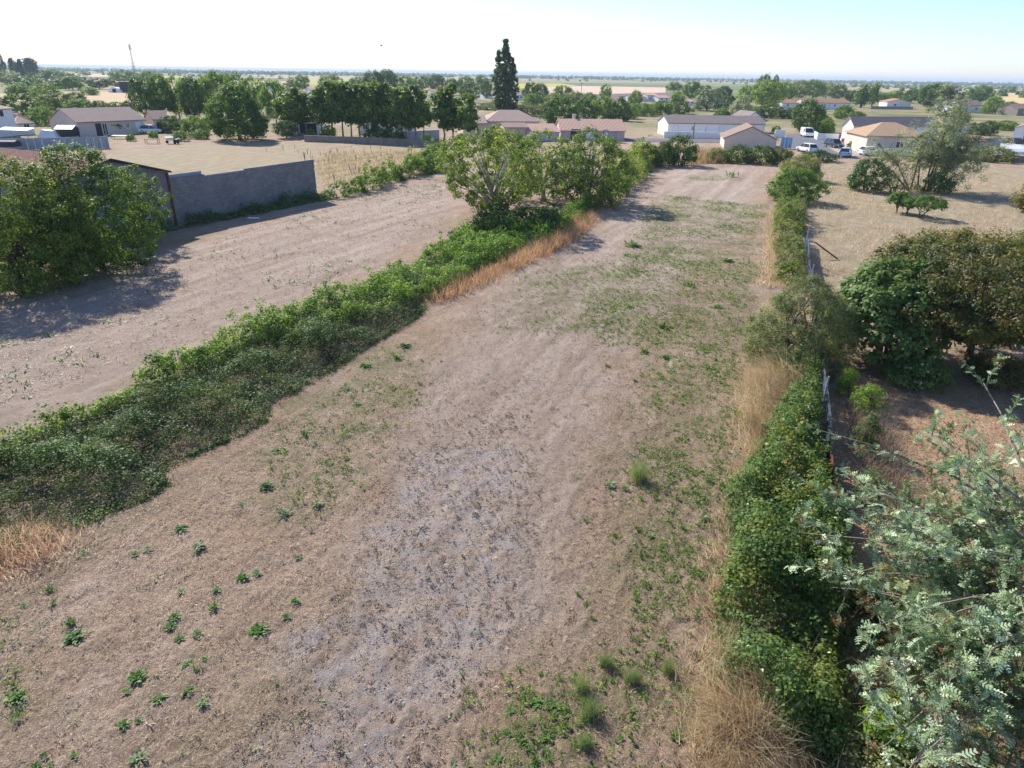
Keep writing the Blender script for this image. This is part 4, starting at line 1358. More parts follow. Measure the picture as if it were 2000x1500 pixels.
big_tree('shrub', 'leafy green multi stemmed shrub at the left edge, largest before the barn', 'shrub', 55, 552, 288, 330, 'leaf_bush', 'dome', 720, 95, .13, .5, .0, 'bark', .1, 7, 40, 11, .35, spreadbase=.8, tvar=.2)
big_tree('shrub', 'tall yellow green shrub with ragged top in the middle of the barn shrubs', 'shrub', 185, 522, 270, 260, 'leaf_bush', 'dome', 540, 95, .13, .48, .0, 'bark', .1, 6, 36, 12, .35, spreadbase=.6, tvar=.2)
big_tree('shrub', 'slim young tree at the right end of the shrubs, against the barn gable', 'shrub', 288, 472, 316, 100, 'leaf_bush', 'egg', 150, 80, .12, .36, .04, 'bark', .07, 2, 20, 13, .3, spreadbase=.2, tvar=.2)
big_tree('walnut_tree', 'open crowned walnut tree with a visible forked trunk in the middle of the photo', 'tree', 962, 434, 246, 205, 'leaf_walnut_light', 'spread', 360, 56, .21, .46, .12, 'bark_pale', .19, 1, 44, 21, .5, fork=.16, top=.55, asp=.45)
big_tree('walnut_tree', 'bushy walnut tree just behind and right of the open crowned walnut', 'tree', 1062, 392, 246, 195, 'leaf_walnut', 'egg', 330, 52, .2, .55, .03, 'bark_pale', .2, 2, 30, 22, .35, asp=.5, spreadbase=.3)
big_tree('walnut_tree', 'dense green walnut tree at the right of the three walnuts', 'tree', 1148, 396, 241, 178, 'leaf_walnut', 'egg', 340, 56, .2, .52, .0, 'bark_pale', .2, 2, 30, 23, .35, asp=.5, spreadbase=.3)
big_tree('tree', 'dark leafed bush rising between the walnut and the tiled garage', 'tree', 965, 300, 238, 62, 'leaf_mid', 'egg', 90, 44, .3, .6, .05, 'bark', .12, 1, 14, 24, .4)


def thicket(name, label, cat, poly, n, hmax, mat, leaf, per, cs, edge=.6, seed=3, stems=0, sth=.9, stem_mat='twig', low=.2, asp=.62, tvar=.2, nscale=.7, up=.55, kind=None, tnoise=.0, mat2=None, pw=.55):
    r = np.random.default_rng(seed)
    poly = np.asarray(poly)
    c0 = poly.mean(0)
    e = empty(name, (c0[0], c0[1], 0), label, cat)
    if kind:
        e['kind'] = kind
    C, h = hedge_clumps(poly, n, hmax, edge, r, cs, low, nscale, seed, pw)
    R = cs * r.uniform(.55, 1.3, n)
    P, N, T = clump_leaves(C, R, per, r, up, None, tvar=tvar)
    if tnoise:
        T = T + tnoise * (fbm(P[:, 0] * .6, P[:, 1] * .6, seed + 5, 3) - .5)
    # a few pale leaf undersides and dead leaves
    k = r.random(len(T))
    T = np.where(k > .996, 1.0, np.minimum(T, .88))
    P[:, 2] = np.maximum(P[:, 2], .02)
    P[:, :2] -= c0
    sel = np.zeros(len(P), bool)
    if mat2:
        q = fbm(C[:, 0] * .8, C[:, 1] * .8, seed + 77, 3) + r.normal(0, .06, n)
        sel = np.repeat(q > np.quantile(q, .68), per)
    for sub, mt, k_ in ((~sel, mat, 1.0), (sel, mat2, 1.15)):
        if sub.any():
            me = leaf_mesh('foliage', P[sub], N[sub], leaf * k_, leaf * k_ * asp, T[sub], r)
            me.materials.append(M[mt])
            link('foliage', me, e)
    if stems:
        p, d = sample_poly(poly, stems, r)
        me = blades('stems', p - c0, sth, .012, (0.15, -.1), M[stem_mat], r, .55, 2)
        link('stems', me, e)
    return e


def ground_poly(far_px, near_px, zt):
    """far edge read along the hedge's top, near edge along its foot"""
    return np.concatenate([GP(far_px, zt), GP(near_px)])


BR = ground_poly([(-420, 1010), (0, 838), (130, 782), (330, 700), (480, 628), (640, 574), (760, 526), (850, 480)],
                 [(905, 545), (832, 590), (815, 625), (700, 695), (545, 795), (500, 838), (345, 905), (330, 945), (130, 1035), (-420, 1260)], .8)
thicket('bramble_thicket', 'broad strip of dull green brambles between the lane field and the mown plot', 'brambles', BR, 11000, .85, 'leaf_bramble', .068, 22, .25, 2.2, 3, 6500, .95, stem_mat='dry_stem', tnoise=.9, mat2='leaf_ivy', nscale=.8, pw=.75, up=.8)
BRB = ground_poly([(-420, 1000), (0, 832), (130, 776), (330, 692), (480, 620), (640, 566), (760, 518), (850, 472), (890, 455)],
                  [(1030, 480), (905, 548), (820, 590), (660, 660), (480, 705), (330, 775), (130, 860), (0, 925), (-420, 1090)], 1.0)
thicket('sucker_hedge', 'bright yellow green saplings along the far edge of the bramble strip', 'hedge', BRB, 3100, 1.15, 'leaf_bright', .11, 26, .28, .55, 5, 700, 1.2, low=.4, nscale=.5, tnoise=.5, up=.85)
thicket('undergrowth', 'fresh green undergrowth around the foot of the open crowned walnut', 'undergrowth',
        ground_poly([(880, 462), (900, 448), (1000, 440), (1105, 405), (1180, 380)], [(1140, 432), (1100, 460), (1010, 500), (900, 545), (860, 510)], .6), 1100, 1.1, 'leaf_bright', .14, 24, .35, .7, 6, 120, .9, tnoise=.4)
thicket('ivy_thicket', 'dark ivy thicket massed under the open crowned walnut', 'thicket',
        ground_poly([(882, 432), (920, 415), (1000, 405), (1080, 405)], [(1115, 440), (1060, 460), (960, 470), (890, 462)], 1.2), 620, 1.35, 'leaf_ivy', .15, 30, .36, .9, 7, 0, tvar=.15)
thicket('hedge', 'green overgrown hedge continuing behind the walnuts towards the houses', 'hedge',
        ground_poly([(1150, 372), (1195, 330), (1225, 300), (1262, 290)], [(1290, 322), (1262, 340), (1222, 380), (1195, 410), (1110, 420)], 1.6), 900, 2.7, 'leaf_walnut', .2, 26, .5, .9, 8, 0, tnoise=.4)
thicket('hedge', 'low clipped hedge between the lane field and the old vineyard', 'hedge',
        ground_poly([(630, 368), (700, 347), (760, 330), (830, 305), (880, 300)], [(890, 330), (800, 348), (720, 372), (640, 392)], 1.2), 1000, 2.4, 'leaf_mid', .2, 26, .45, .8, 9, 60, 1.2, tnoise=.3)
thicket('weed_strip', 'dark green weeds along the foot of the block wall', 'weeds',
        np.array([A_ + d_ * 1.0 - n_ * .25, A_ + d_ * (WL + 1) - n_ * .2, A_ + d_ * (WL + 1.5) - n_ * 2.0, A_ + d_ * 9 - n_ * 1.9, A_ - d_ * 1 - n_ * 1.3]), 420, .95, 'leaf_ivy', .14, 24, .3, .5, 10, 0, nscale=.5)
thicket('weed_strip', 'shaded weeds under the leafy shrubs in front of the barn', 'weeds',
        np.array([A_ - d_ * 1 - n_ * .3, A_ - d_ * .5 - n_ * 1.5, A_ - d_ * 14 - n_ * 3.2, A_ - d_ * 14 - n_ * .3]), 260, .7, 'leaf_ivy', .14, 22, .3, .5, 14, 0)

# the boundary hedge on the right, from far to near
big_tree('shrub', 'rounded grey green shrub at the far end of the right boundary hedge', 'shrub', 1563, 352, 296, 85, 'leaf_sage', 'dome', 190, 56, .2, .5, 0, 'bark', .1, 4, 12, 31, .4, spreadbase=.4, asp=.4)
big_tree('shrub', 'large grey green shrub leaning over the right boundary hedge', 'shrub', 1548, 392, 318, 108, 'leaf_mid', 'dome', 280, 60, .18, .48, 0, 'bark', .1, 4, 12, 32, .4, spreadbase=.4, asp=.45)
thicket('ivy_hedge', 'narrow ivy covered hedge along the right fence, beyond the pale bush', 'hedge',
        ground_poly([(1518, 390), (1572, 390), (1572, 470)], [(1572, 560), (1515, 560), (1510, 490), (1512, 430)], .5), 900, 1.5, 'leaf_olive', .13, 26, .33, .45, 15, 350, 1.5, tnoise=.5, nscale=.45, mat2='leaf_bush')
big_tree('shrub', 'pale olive bush bulging over the right fence in the middle', 'shrub', 1553, 712, 530, 225, 'leaf_sage', 'dome', 640, 85, .1, .32, 0, 'bark', .06, 6, 40, 33, .35, spreadbase=.4, asp=.3, up=.6)
IV = ground_poly([(1535, 800), (1592, 770), (1606, 850), (1618, 1000)], [(1645, 1160), (1640, 1400), (1600, 1500), (1490, 1460), (1395, 1345), (1392, 1240), (1412, 1110), (1432, 1000), (1490, 895)], .3)
thicket('ivy_hedge', 'thick dark ivy and bramble mound in the right foreground', 'hedge', IV, 3600, 1.7, 'leaf_ivy', .082, 24, .27, .45, 16, 700, 1.4, tvar=.24, nscale=.7, tnoise=.5, asp=.7, mat2='leaf_bramble')
thicket('ivy_hedge', 'short stretch of ivy between the pale bush and the dry grass', 'hedge',
        ground_poly([(1510, 720), (1590, 700)], [(1602, 790), (1550, 800), (1520, 760)], .3), 260, 1.1, 'leaf_ivy', .085, 26, .26, .4, 17, 60, 1.0)


def grass(name, label, poly, n, h, w, lean, mat, seed, spread=.35, weight=None, jit=.32):
    r = np.random.default_rng(seed)
    p, d = sample_poly(np.asarray(poly), n, r, weight)
    p = p + r.normal(0, 1, p.shape) * jit
    hh = h * (0.55 + .6 * np.clip(d / .5, 0, 1)) * (0.2 + 1.6 * fbm(p[:, 0] * 1.3, p[:, 1] * 1.3, seed, 2))
    lean = np.array(lean)[None] + (np.stack([fbm(p[:, 0] * .9, p[:, 1] * .9, seed + 3, 2), fbm(p[:, 0] * .9, p[:, 1] * .9, seed + 9, 2)], 1) - .5) * 1.6
    me = blades(name, p, hh, w, lean, M[mat], r, spread, 2)
    o = link(name, me)
    return tag(o, label, kind='stuff')


grass('dry_grass', 'tall dry blond grass leaning over beside the right fence', GP([(1455, 890), (1465, 780), (1490, 700), (1560, 720), (1597, 770), (1560, 830), (1500, 900)]), 8000, 1.15, .016, (-.55, -.35), 'grass_dry', 51, .35)
grass('dry_grass', 'tall dry straw grass at the bottom of the right hedge', GP([(1385, 1260), (1430, 1250), (1480, 1340), (1560, 1420), (1580, 1600), (1400, 1640), (1370, 1460)]), 8000, .95, .014, (-.15, -.25), 'grass_dry', 52, .3)
grass('dry_grass', 'thin dry grass along the field side of the dark ivy mound', GP([(1395, 1270), (1385, 1200), (1410, 1080), (1440, 960), (1480, 870), (1500, 890), (1450, 1010), (1430, 1120), (1410, 1260)]), 3500, .5, .014, (-.3, -.1), 'grass_dry', 53, .4)
grass('dry_grass', 'orange dry grass along the plot side of the bramble strip', GP([(825, 600), (900, 548), (1000, 505), (1100, 450), (1128, 412), (1165, 416), (1145, 455), (1060, 505), (960, 550), (870, 590)]), 6500, .75, .03, (.1, -.25), 'grass_orange', 54, .4)
grass('dry_grass', 'orange dry grass at the near end of the bramble strip, left edge', GP([(-160, 1110), (0, 1030), (140, 1030), (160, 1060), (60, 1110), (-120, 1220)]), 3600, .42, .016, (.1, -.3), 'grass_dry', 55, .5)
grass('dry_grass', 'pale dry grass at the foot of the ivy hedge beyond the pale bush', GP([(1492, 560), (1500, 470), (1508, 410), (1518, 420), (1518, 520), (1530, 560)]), 2500, .7, .03, (-.2, -.2), 'grass_dry', 56, .4)
grass('dry_grass', 'dry orange grass in front of the clipped hedges at the back of the plot', GP([(1350, 322), (1355, 300), (1420, 300), (1425, 318)]), 2500, 1.0, .09, (0, 0), 'grass_orange', 57, .3)
grass('long_grass', 'long pale summer grass covering the field beyond the right fence', GP([(1582, 520), (1578, 400), (1600, 330), (1700, 325), (2050, 340), (2250, 470), (2200, 560), (1650, 560)]), 15000, .26, .035, (.15, -.2), 'grass_dry', 58, .6, lambda x, y, d: .12 + .88 * (fbm(x / 3, y / 3, 77, 3) > .54))
grass('long_grass', 'rough dry grass standing in the rows of the old vineyard', GP([(632, 365), (612, 318), (640, 298), (875, 295), (860, 312), (760, 335)]), 9000, .45, .05, (.1, -.1), 'grass_dry', 59, .6, lambda x, y, d: .12 + .88 * (np.sin((x * .89 - y * .45) * 2 * pi / 3.2) > .6))

# --- fence along the right boundary
F0, F1, F2 = G(1574, 470), G(1597, 690), G(1618, 930)
fpts = [G(1573, 480), G(1580, 560), G(1593, 690), G(1603, 800), G(1612, 880)]
e = empty('wire_fence', (fpts[0][0], fpts[0][1], 0), 'grey wire mesh fence along the right boundary hedge', 'fence')
o0 = Vector((fpts[0][0], fpts[0][1], 0))
for i in range(len(fpts) - 1):
    p, q = Vector((*fpts[i], 0)) - o0, Vector((*fpts[i + 1], 0)) - o0
    L_ = (q - p).length
    d3 = (q - p).normalized()
    nr = Vector((-d3.y, d3.x, 0))
    mb = MB()
    H_ = .75 if i == 0 else 1.1
    for k in range(26):
        z = .05 + H_ * k / 25
        sg = .03 * sin(k)
        mb.quadloop([tuple(p + nr * (sg + o_) + Vector((0, 0, z + zz))) for o_, zz in ((-.006, 0), (.006, 0), (.006, .014), (-.006, .014))], [tuple(q + nr * (sg + o_) + Vector((0, 0, z + zz))) for o_, zz in ((-.006, 0), (.006, 0), (.006, .014), (-.006, .014))])
    nv = int(L_ / .07)
    for k in range(nv):
        c = p.lerp(q, (k + .5) / nv)
        w_ = .004 + .006 * random.random()
        mb.quadloop([tuple(c + d3 * a_ + nr * b_ + Vector((0, 0, .05))) for a_, b_ in ((-w_, -w_), (w_, -w_), (w_, w_), (-w_, w_))], [tuple(c + d3 * (a_ + .1 * random.random()) + nr * (b_ + .04 * sin(k * .7)) + Vector((0, 0, .05 + H_))) for a_, b_ in ((-w_, -w_), (w_, -w_), (w_, w_), (-w_, w_))])
    pn = mb.build('mesh_panel', M['mesh_wire'], e)
    MB().tube([p + Vector((0, 0, -.2)), p + Vector((random.gauss(0, .06), 0, 1.45))], .035, 6).build('post', M['steel'], e)
e = empty('sheet_fence', (*G(1612, 890), 0), 'rusty corrugated sheets closing the fence beside the dark ivy mound', 'fence')
o0 = Vector((*G(1612, 890), 0))
q = Vector((*G(1634, 1090), 0)) - o0
for k in range(5):
    a_, b_ = q * (k / 5 + .01), q * ((k + 1) / 5 - .01)
    d3 = (b_ - a_).normalized()
    nr = Vector((-d3.y, d3.x, 0))
    pr = [a_.lerp(b_, m / 12) + nr * (.025 * (m % 2)) for m in range(13)]
    hh = .62 + .15 * random.random()
    mb = MB().quadloop([(v.x, v.y, 0) for v in pr] + [(v.x + nr.x * .01, v.y + nr.y * .01, 0) for v in pr[::-1]], [(v.x, v.y, hh) for v in pr] + [(v.x + nr.x * .01, v.y + nr.y * .01, hh) for v in pr[::-1]])
    mb.build('rusty_sheet', M['rust'], e)
for k in range(3):
    a_ = q * (k / 2.0)
    MB().tube([a_ + Vector((.06, 0, -.1)), a_ + Vector((.15, -.1, 1.0))], .03, 6).build('post', M['wood_grey'], e)
stake('dark green fence post standing in the silvery branches at bottom right', 1660, 1400, 1230, 'post_green', .022)
stake('grey metal post leaning left at the bend of the wire fence', 1579, 522, 470, 'steel', .06, (-.15, .4))
stake('pale metal post crossing the leaning grey post', 1577, 500, 466, 'tin_white', .05, (-.45, .2))
X, Y = G(1586, 500)
o = MB().quadloop([(-.08, -.1, 1.05), (.08, -.1, 1.05), (.08, .1, 1.05), (-.08, .1, 1.05)], [(1.42, -1.1, .02), (1.6, -1.1, .02), (1.6, -.9, .02), (1.42, -.9, .02)]).build('timber_brace', M['rust'], None, loc=(X, Y, 0))
tag(o, 'dark rusty beam propped against the leaning fence posts', 'beam')

# --- trees and shrubs in the right garden
e, C_ = big_tree('plum_tree', 'broad rusty green tree with a bare trunk in the right garden', 'tree', 1890, 705, 455, 450, 'leaf_rust', 'spread', 980, 80, .12, .42, .2, 'bark', .17, 1, 80, 41, .45, fork=.25, top=.6, tvar=.25)
big_tree('plum_tree', 'rusty leafed tree behind and right of the bare trunked one, at the right edge', 'tree', 2040, 640, 440, 330, 'leaf_rust', 'egg', 420, 70, .13, .45, .12, 'bark', .16, 1, 30, 42, .45, tvar=.25)
big_tree('laurel_tree', 'dark glossy large leaved tree right of the pale olive bush', 'tree', 1722, 705, 490, 250, 'leaf_ivy', 'dome', 420, 52, .2, .45, .12, 'bark', .09, 4, 26, 43, .35, spreadbase=.5, asp=.6, up=.7)
big_tree('shrub', 'dark green shrub at the foot of the rusty green tree', 'shrub', 1790, 748, 690, 135, 'leaf_ivy', 'dome', 130, 60, .11, .3, 0, 'bark', .05, 4, 10, 44, .4, spreadbase=.3)
big_tree('shrub', 'low yellow green shrub at the right edge under the rusty trees', 'shrub', 1950, 745, 690, 150, 'leaf_rust', 'dome', 130, 60, .1, .3, 0, 'bark', .05, 4, 10, 45, .4, spreadbase=.3)
for x, yb, yt, w, lm, lb in ((1652, 770, 712, 50, 'leaf_bright', 'fresh yellow green bush at the far end of the twiggy garden row'),
                             (1692, 805, 745, 75, 'leaf_bright', 'small yellow green bush behind the grey twigs of the garden row'),
                             (1690, 985, 905, 70, 'leaf_olive', 'thin yellowish bush at the near end of the twiggy garden row'),
                             (1688, 880, 800, 55, 'leaf_olive', 'thin grey green bush in the middle of the twiggy garden row')):
    big_tree('shrub', lb, 'shrub', x, yb, yt, w, lm, 'dome', 70, 46, .075, .2, 0, 'bark', .03, 4, 8, int(x + yb), .3, spreadbase=.2, asp=.4)
r = np.random.default_rng(61)
p, d = sample_poly(GP([(1650, 790), (1700, 770), (1760, 900), (1780, 1030), (1690, 1040), (1670, 900)]), 2600, r)
me = blades('twig_row', p, .85, .012, (.1, 0), M['twig'], r, .5, 2)
tag(link('twig_row', me), 'grey leafless twigs of the low garden row right of the fence', kind='stuff')
# litter under the garden trees
r = np.random.default_rng(62)
p, d = sample_poly(GP([(1625, 760), (1720, 735), (2100, 745), (2300, 900), (2300, 1200), (1640, 1200)]), 16000, r)
P = np.column_stack([p, np.full(len(p), .025) + r.random(len(p)) * .03])
N = rdir(len(p), r) * .6 + np.array([0, 0, 1])
me = leaf_mesh('fallen_leaves', P, N, .07, .045, r.random(len(p)), r, 0)
me.materials.append(M['grass_orange'])
tag(link('fallen_leaves', me), 'orange fallen leaves on the bare ground of the right garden', kind='stuff')

# --- silvery willow clump and what stands round it
Xw, Yw = G(1795, 372)
hw = hgt(Xw, Yw, 1795, 172)
e = empty('willow_tree', (Xw, Yw, 0), 'silvery willow with a fan of bare leaning stems in the right field', 'tree')
r = np.random.default_rng(71)
s_ = depth(Xw, Yw) / F_PX
mb = MB()
Cw = []
tips = [(-105, 75, 3), (-75, 95, 5), (-40, 130, 5), (-10, 150, 7), (15, 195, 9), (45, 170, 9), (70, 130, 8), (95, 90, 7), (110, 60, 4), (-20, 110, 5), (60, 90, 6), (30, 120, 7)]
for tx, tz, m in tips:
    tip = Vector((tx * s_ * 1.05, r.normal(0, 1.6), tz * s_ * .8))
    b = Vector((tx * s_ * .22 + r.normal(0, .3), r.normal(0, .4), -.1))
    mid = b.lerp(tip, .5) + Vector((-tx * s_ * .06, 0, .08 * tip.z))
    pts = [b, b.lerp(mid, .5), mid, mid.lerp(tip, .55), tip]
    mb.tube(pts, [.12, .095, .07, .045, .015], 6)
    for k in range(m * 5):
        q = r.uniform(.3, 1.05)
        base = mid.lerp(tip, (q - .5) * 2) if q > .5 else mid
        c = base + Vector((r.normal(0, 1.15), r.normal(0, 1.1), r.normal(0.3, .8)))
        mb.tube([base, base.lerp(c, .5) + Vector((0, 0, .12)), c], [.035, .022, .008], 4)
        if tx > -80 or r.random() < .5:
            Cw.append(c)
mb.build('stems', M['bark'], e, True)
Cw = np.array(Cw)
P, N, T = clump_leaves(Cw, np.full(len(Cw), .75) * r.uniform(.6, 1.3, len(Cw)), 88, r, .35, None, .6)
me = leaf_mesh('crown', P, N, .27, .075, T, r, .2)
me.materials.append(M['leaf_willow'])
link('crown', me, e)
big_tree('shrub', 'dark green bush at the left foot of the silvery willow', 'shrub', 1690, 372, 302, 85, 'leaf_ivy', 'dome', 190, 50, .18, .45, 0, 'bark', .08, 4, 10, 72, .4, spreadbase=.3)
big_tree('shrub', 'brown twiggy scrub between the dark bush and the willow stems', 'shrub', 1745, 378, 318, 95, 'leaf_olive', 'dome', 90, 40, .16, .45, 0, 'bark', .06, 6, 40, 73, .4, spreadbase=.8, asp=.3)
big_tree('shrub', 'dark green brambles at the right foot of the silvery willow', 'shrub', 1828, 376, 332, 80, 'leaf_ivy', 'dome', 120, 44, .16, .4, 0, 'bark', .06, 4, 8, 74, .4, spreadbase=.4)
for x, yb, yt, w, lb in ((1750, 415, 372, 52, 'small round green tree at the left of three before the willow'),
                         (1800, 425, 378, 72, 'largest of the three small green trees before the willow, at the right'),
                         (1772, 418, 385, 34, 'slight green tree between the two larger ones before the willow')):
    big_tree('fruit_tree', lb, 'tree', x, yb, yt, w, 'leaf_mid', 'flat', 95, 50, .15, .32, .42, 'bark', .06, 2, 14, int(x), .3, spreadbase=.2)
big_tree('tree', 'orange green tree reaching in from the right edge beyond the rusty trees', 'tree', 2015, 415, 345, 90, 'leaf_rust', 'egg', 110, 46, .2, .5, 0, 'bark', .08, 1, 12, 77, .4)

# --- the silvery mimosa in the near right corner
XM, YM = 11.2, 10.6
e = empty('mimosa_tree', (XM, YM, 0), 'silvery mimosa tree with feathery leaves and brown pods, nearest tree at bottom right', 'tree')
r = np.random.default_rng(81)
mb = MB()
mb.tube([(0, 0, -.1), (-.1, .1, 1.0), (-.25, .2, 2.0), (-.2, .3, 3.2), (-.1, .5, 4.6)], [.17, .14, .11, .07, .03], 8)
tw = []
for k in range(170):
    a = r.random() * 2 * pi
    el = r.uniform(-.15, .8)
    L_ = r.uniform(2.6, 6.4) * (1 - .35 * max(0, el)) * (.88 + .26 * cos(a - .9) + .14 * (sin(a) < -.2))
    z0 = r.uniform(.8, 3.4)
    s0 = Vector((-.2, .2, z0))
    dv = Vector((cos(a) * cos(el), sin(a) * cos(el), sin(el)))
    tip = s0 + dv * L_
    if k >= 135:  # low boughs spreading over the fence side
        tip = Vector((r.uniform(6.0, 10.6) - XM, r.uniform(6.3, 9.6) - YM, r.uniform(.9, 2.6)))
        s0.z = r.uniform(.7, 1.8)
    if tip.z < .7:
        tip.z = .7 + r.random() * .4
    mid = s0.lerp(tip, .5) + Vector((r.normal(0, .2), r.normal(0, .2), .35))
    pts = [s0, s0.lerp(mid, .5) + Vector((0, 0, .08)), mid, mid.lerp(tip, .5) + Vector((0, 0, .1)), tip]
    mb.tube(pts, [.05, .038, .026, .016, .006], 5)
    for j in range(9):
        q = r.uniform(.3, 1.0)
        b = mid.lerp(tip, (q - .5) * 2) if q > .5 else s0.lerp(mid, q * 2)
        t2 = b + dv * r.uniform(.2, .7) + Vector((r.normal(0, .4), r.normal(0, .4), r.normal(.12, .26)))
        mb.tube([b, b.lerp(t2, .5) + Vector((0, 0, .06)), t2], [.014, .009, .004], 4)
        tw.append((b, t2))
mb.build('trunk', M['bark_grey'], e, True)
B_b = np.array([b for b, _ in tw])
B_t = np.array([t2 for _, t2 in tw])
nfr = 20
q = r.uniform(.15, 1.12, (len(tw), nfr))[..., None]
O = (B_b[:, None] + (B_t - B_b)[:, None] * q).reshape(-1, 3)
dirn = unit(np.repeat(unit(B_t - B_b), nfr, 0) * .7 + rdir(len(O), r) * .9 + np.array([0.25, -.05, .15]))
nrm = rdir(len(O), r) * .6 + np.array([0, 0, 1.0])
nrm = unit(nrm - dirn * np.sum(nrm * dirn, 1, keepdims=True))
sid = np.cross(nrm, dirn)
FL_ = r.uniform(.11, .22, len(O))[:, None]
V, T = [], []
ft = np.clip(np.repeat(r.normal(.42, .22, len(tw)), nfr) + r.normal(0, .2, len(O)), 0, 1)
for k in range(4):
    s = (k + .6) / 4
    c = O + dirn * FL_ * s - nrm * FL_ * .25 * s * s
    pl = FL_ * .27 * (1 - .75 * abs(s - .4))
    hw_ = FL_ * .1
    for sg in (-1, 1):
        tip = c + sid * sg * pl + dirn * pl * .55
        V.append(np.stack([c - dirn * hw_, c + dirn * hw_, tip + dirn * hw_ * .6, tip - dirn * hw_ * .6], 1))
        T.append(ft)
V = np.concatenate(V, 0).reshape(-1, 3)
me = np_mesh('foliage', V, np.arange(len(V)).reshape(-1, 4), {'tint': ('FACE', np.concatenate(T))})
me.materials.append(M['leaf_silver'])
link('foliage', me, e)
# seed pods in brown bunches
k = r.random(len(tw)) < .3
C = B_t[k]
P, N, T = clump_leaves(C, np.full(len(C), .2), 52, r, 0, None, .8)
me = leaf_mesh('seed_pods', P, N, .085, .018, T, r, 1.2)
me.materials.append(M['pod'])
link('seed_pods', me, e)
big_tree('shrub', 'glossy bright green bush showing through the mimosa at the bottom', 'shrub', 1760, 1520, 1400, 190, 'leaf_bright', 'dome', 90, 60, .12, .25, 0, 'bark', .04, 3, 8, 83, .3, at=(7.5, 9.3), h=1.5, w=1.7, asp=.35)
big_tree('shrub', 'yellow green broom bush half hidden under the mimosa branches', 'shrub', 1740, 1200, 1120, 150, 'leaf_rust', 'dome', 90, 60, .07, .22, 0, 'bark', .04, 3, 8, 84, .3, at=(8.9, 12.6), h=1.3, w=1.8)
thicket('undergrowth', 'grey green scrub filling the ground under the mimosa', 'undergrowth', GP([(1640, 1180), (1800, 1080), (2100, 1080), (2300, 1500), (2000, 1700), (1560, 1700), (1600, 1450)]), 1100, .9, 'leaf_sage', .08, 22, .25, .4, 85, 900, .8, tnoise=.4)

# ---------------------------------------------------------------- weeds of the mown plot, one by one
r = np.random.default_rng(91)


def rosette(seed, n, L, w, rise, mat):
    r = np.random.default_rng(seed)
    a = r.random(n) * 2 * pi
    el = np.clip(r.normal(rise, .25, n), .05, 1.3)
    l = L * r.uniform(.6, 1.2, n)
    d = np.stack([np.cos(a) * np.cos(el), np.sin(a) * np.cos(el), np.sin(el)], 1)
    s = np.stack([-np.sin(a), np.cos(a), np.zeros(n)], 1)
    b = r.normal(0, L * .3, (n, 3)) * np.array([1, 1, 0])
    ww = (w * l / L)[:, None]
    p1 = b + d * (l * .55)[:, None]
    p2 = b + d * l[:, None] * .98 - np.array([0, 0, 1]) * (l * .18)[:, None]
    v = np.stack([b - s * ww * .15, b + s * ww * .15, p1 + s * ww * .5, p1 - s * ww * .5, p1 - s * ww * .5, p1 + s * ww * .5, p2 + s * ww * .15, p2 - s * ww * .15], 1).reshape(-1, 3)
    v[:, 2] = np.maximum(v[:, 2], 0.005)
    f = np.arange(len(v)).reshape(-1, 4)
    me = np_mesh('weed', v, f, {'tint': ('FACE', np.repeat(np.clip(r.normal(.5, .22, n), 0, 1), 2))})
    me.materials.append(mat)
    return me


WM = {'rosette': [rosette(200 + k, 60 + 22 * k, .5, .10 + .02 * k, .3 + .12 * k, M['weed']) for k in range(4)],
      'tuft': [rosette(230 + k, 30 + 26 * k, .5, .07 + .03 * k, 1.0 - .2 * k, M['weed' if k < 2 else 'weed_grey']) for k in range(3)]}
fen = []
for k in range(2):
    rr_ = np.random.default_rng(240 + k)
    p = rr_.normal(0, .16, (420, 2))
    me = blades('weed', p, .9, .012, (0, 0), M['weed_grey'], rr_, .3, 2)
    fen.append(me)
WM['fennel'] = fen
WEEDS_LEFT = [(353, 1033, 30), (388, 1070, 34), (287, 1072, 24), (264, 1082, 18), (164, 1081, 20), (96, 1153, 28), (473, 1129, 30), (502, 1119, 20), (422, 1152, 26), (353, 1156, 22), (418, 1187, 34),
              (138, 1219, 38), (145, 1246, 44), (45, 1182, 18), (341, 1206, 26), (332, 1224, 24), (384, 1236, 24), (349, 1248, 24), (504, 1234, 46), (559, 1205, 20), (576, 1175, 22), (577, 1066, 14),
              (581, 1089, 16), (268, 1324, 42), (245, 1350, 20), (368, 1297, 36), (383, 1308, 34), (402, 1288, 20), (310, 1366, 28), (369, 1350, 26), (395, 1373, 28), (458, 1327, 20), (541, 1334, 14), (240, 1416, 26),
              (270, 1408, 18), (270, 1483, 42), (142, 1476, 22), (84, 1476, 16), (98, 1492, 18), (70, 1495, 22), (31, 1364, 40), (28, 1406, 46), (385, 1440, 16)]
WEEDS_RIGHT = [(1192, 948, 28), (1194, 966, 20), (1220, 954, 18), (1336, 962, 18), (1340, 916, 18), (1386, 942, 18), (1376, 1012, 24), (1334, 1032, 22), (1302, 1044, 18), (1270, 1046, 20), (1144, 1018, 20), (1202, 1046, 14),
               (1308, 1094, 26), (1292, 1066, 16), (1320, 1132, 16), (1272, 1112, 16), (1362, 1122, 34), (1128, 1160, 20), (1146, 1178, 20), (1158, 1208, 14), (1246, 1166, 18), (1254, 1202, 18), (1318, 1256, 12),
               (1240, 1270, 14), (1254, 1286, 18), (1094, 1324, 26), (1058, 1318, 16), (1048, 1374, 34), (1076, 1376, 34), (1104, 1396, 24), (996, 1386, 24), (992, 1434, 22), (1012, 1434, 20), (1026, 1456, 20),
               (1068, 1440, 30), (972, 1484, 30), (1066, 1468, 20), (1072, 1484, 22), (1046, 1490, 22), (1124, 1454, 26), (1212, 1440, 18), (1322, 1438, 30), (894, 1296, 14), (1196, 1328, 18)]
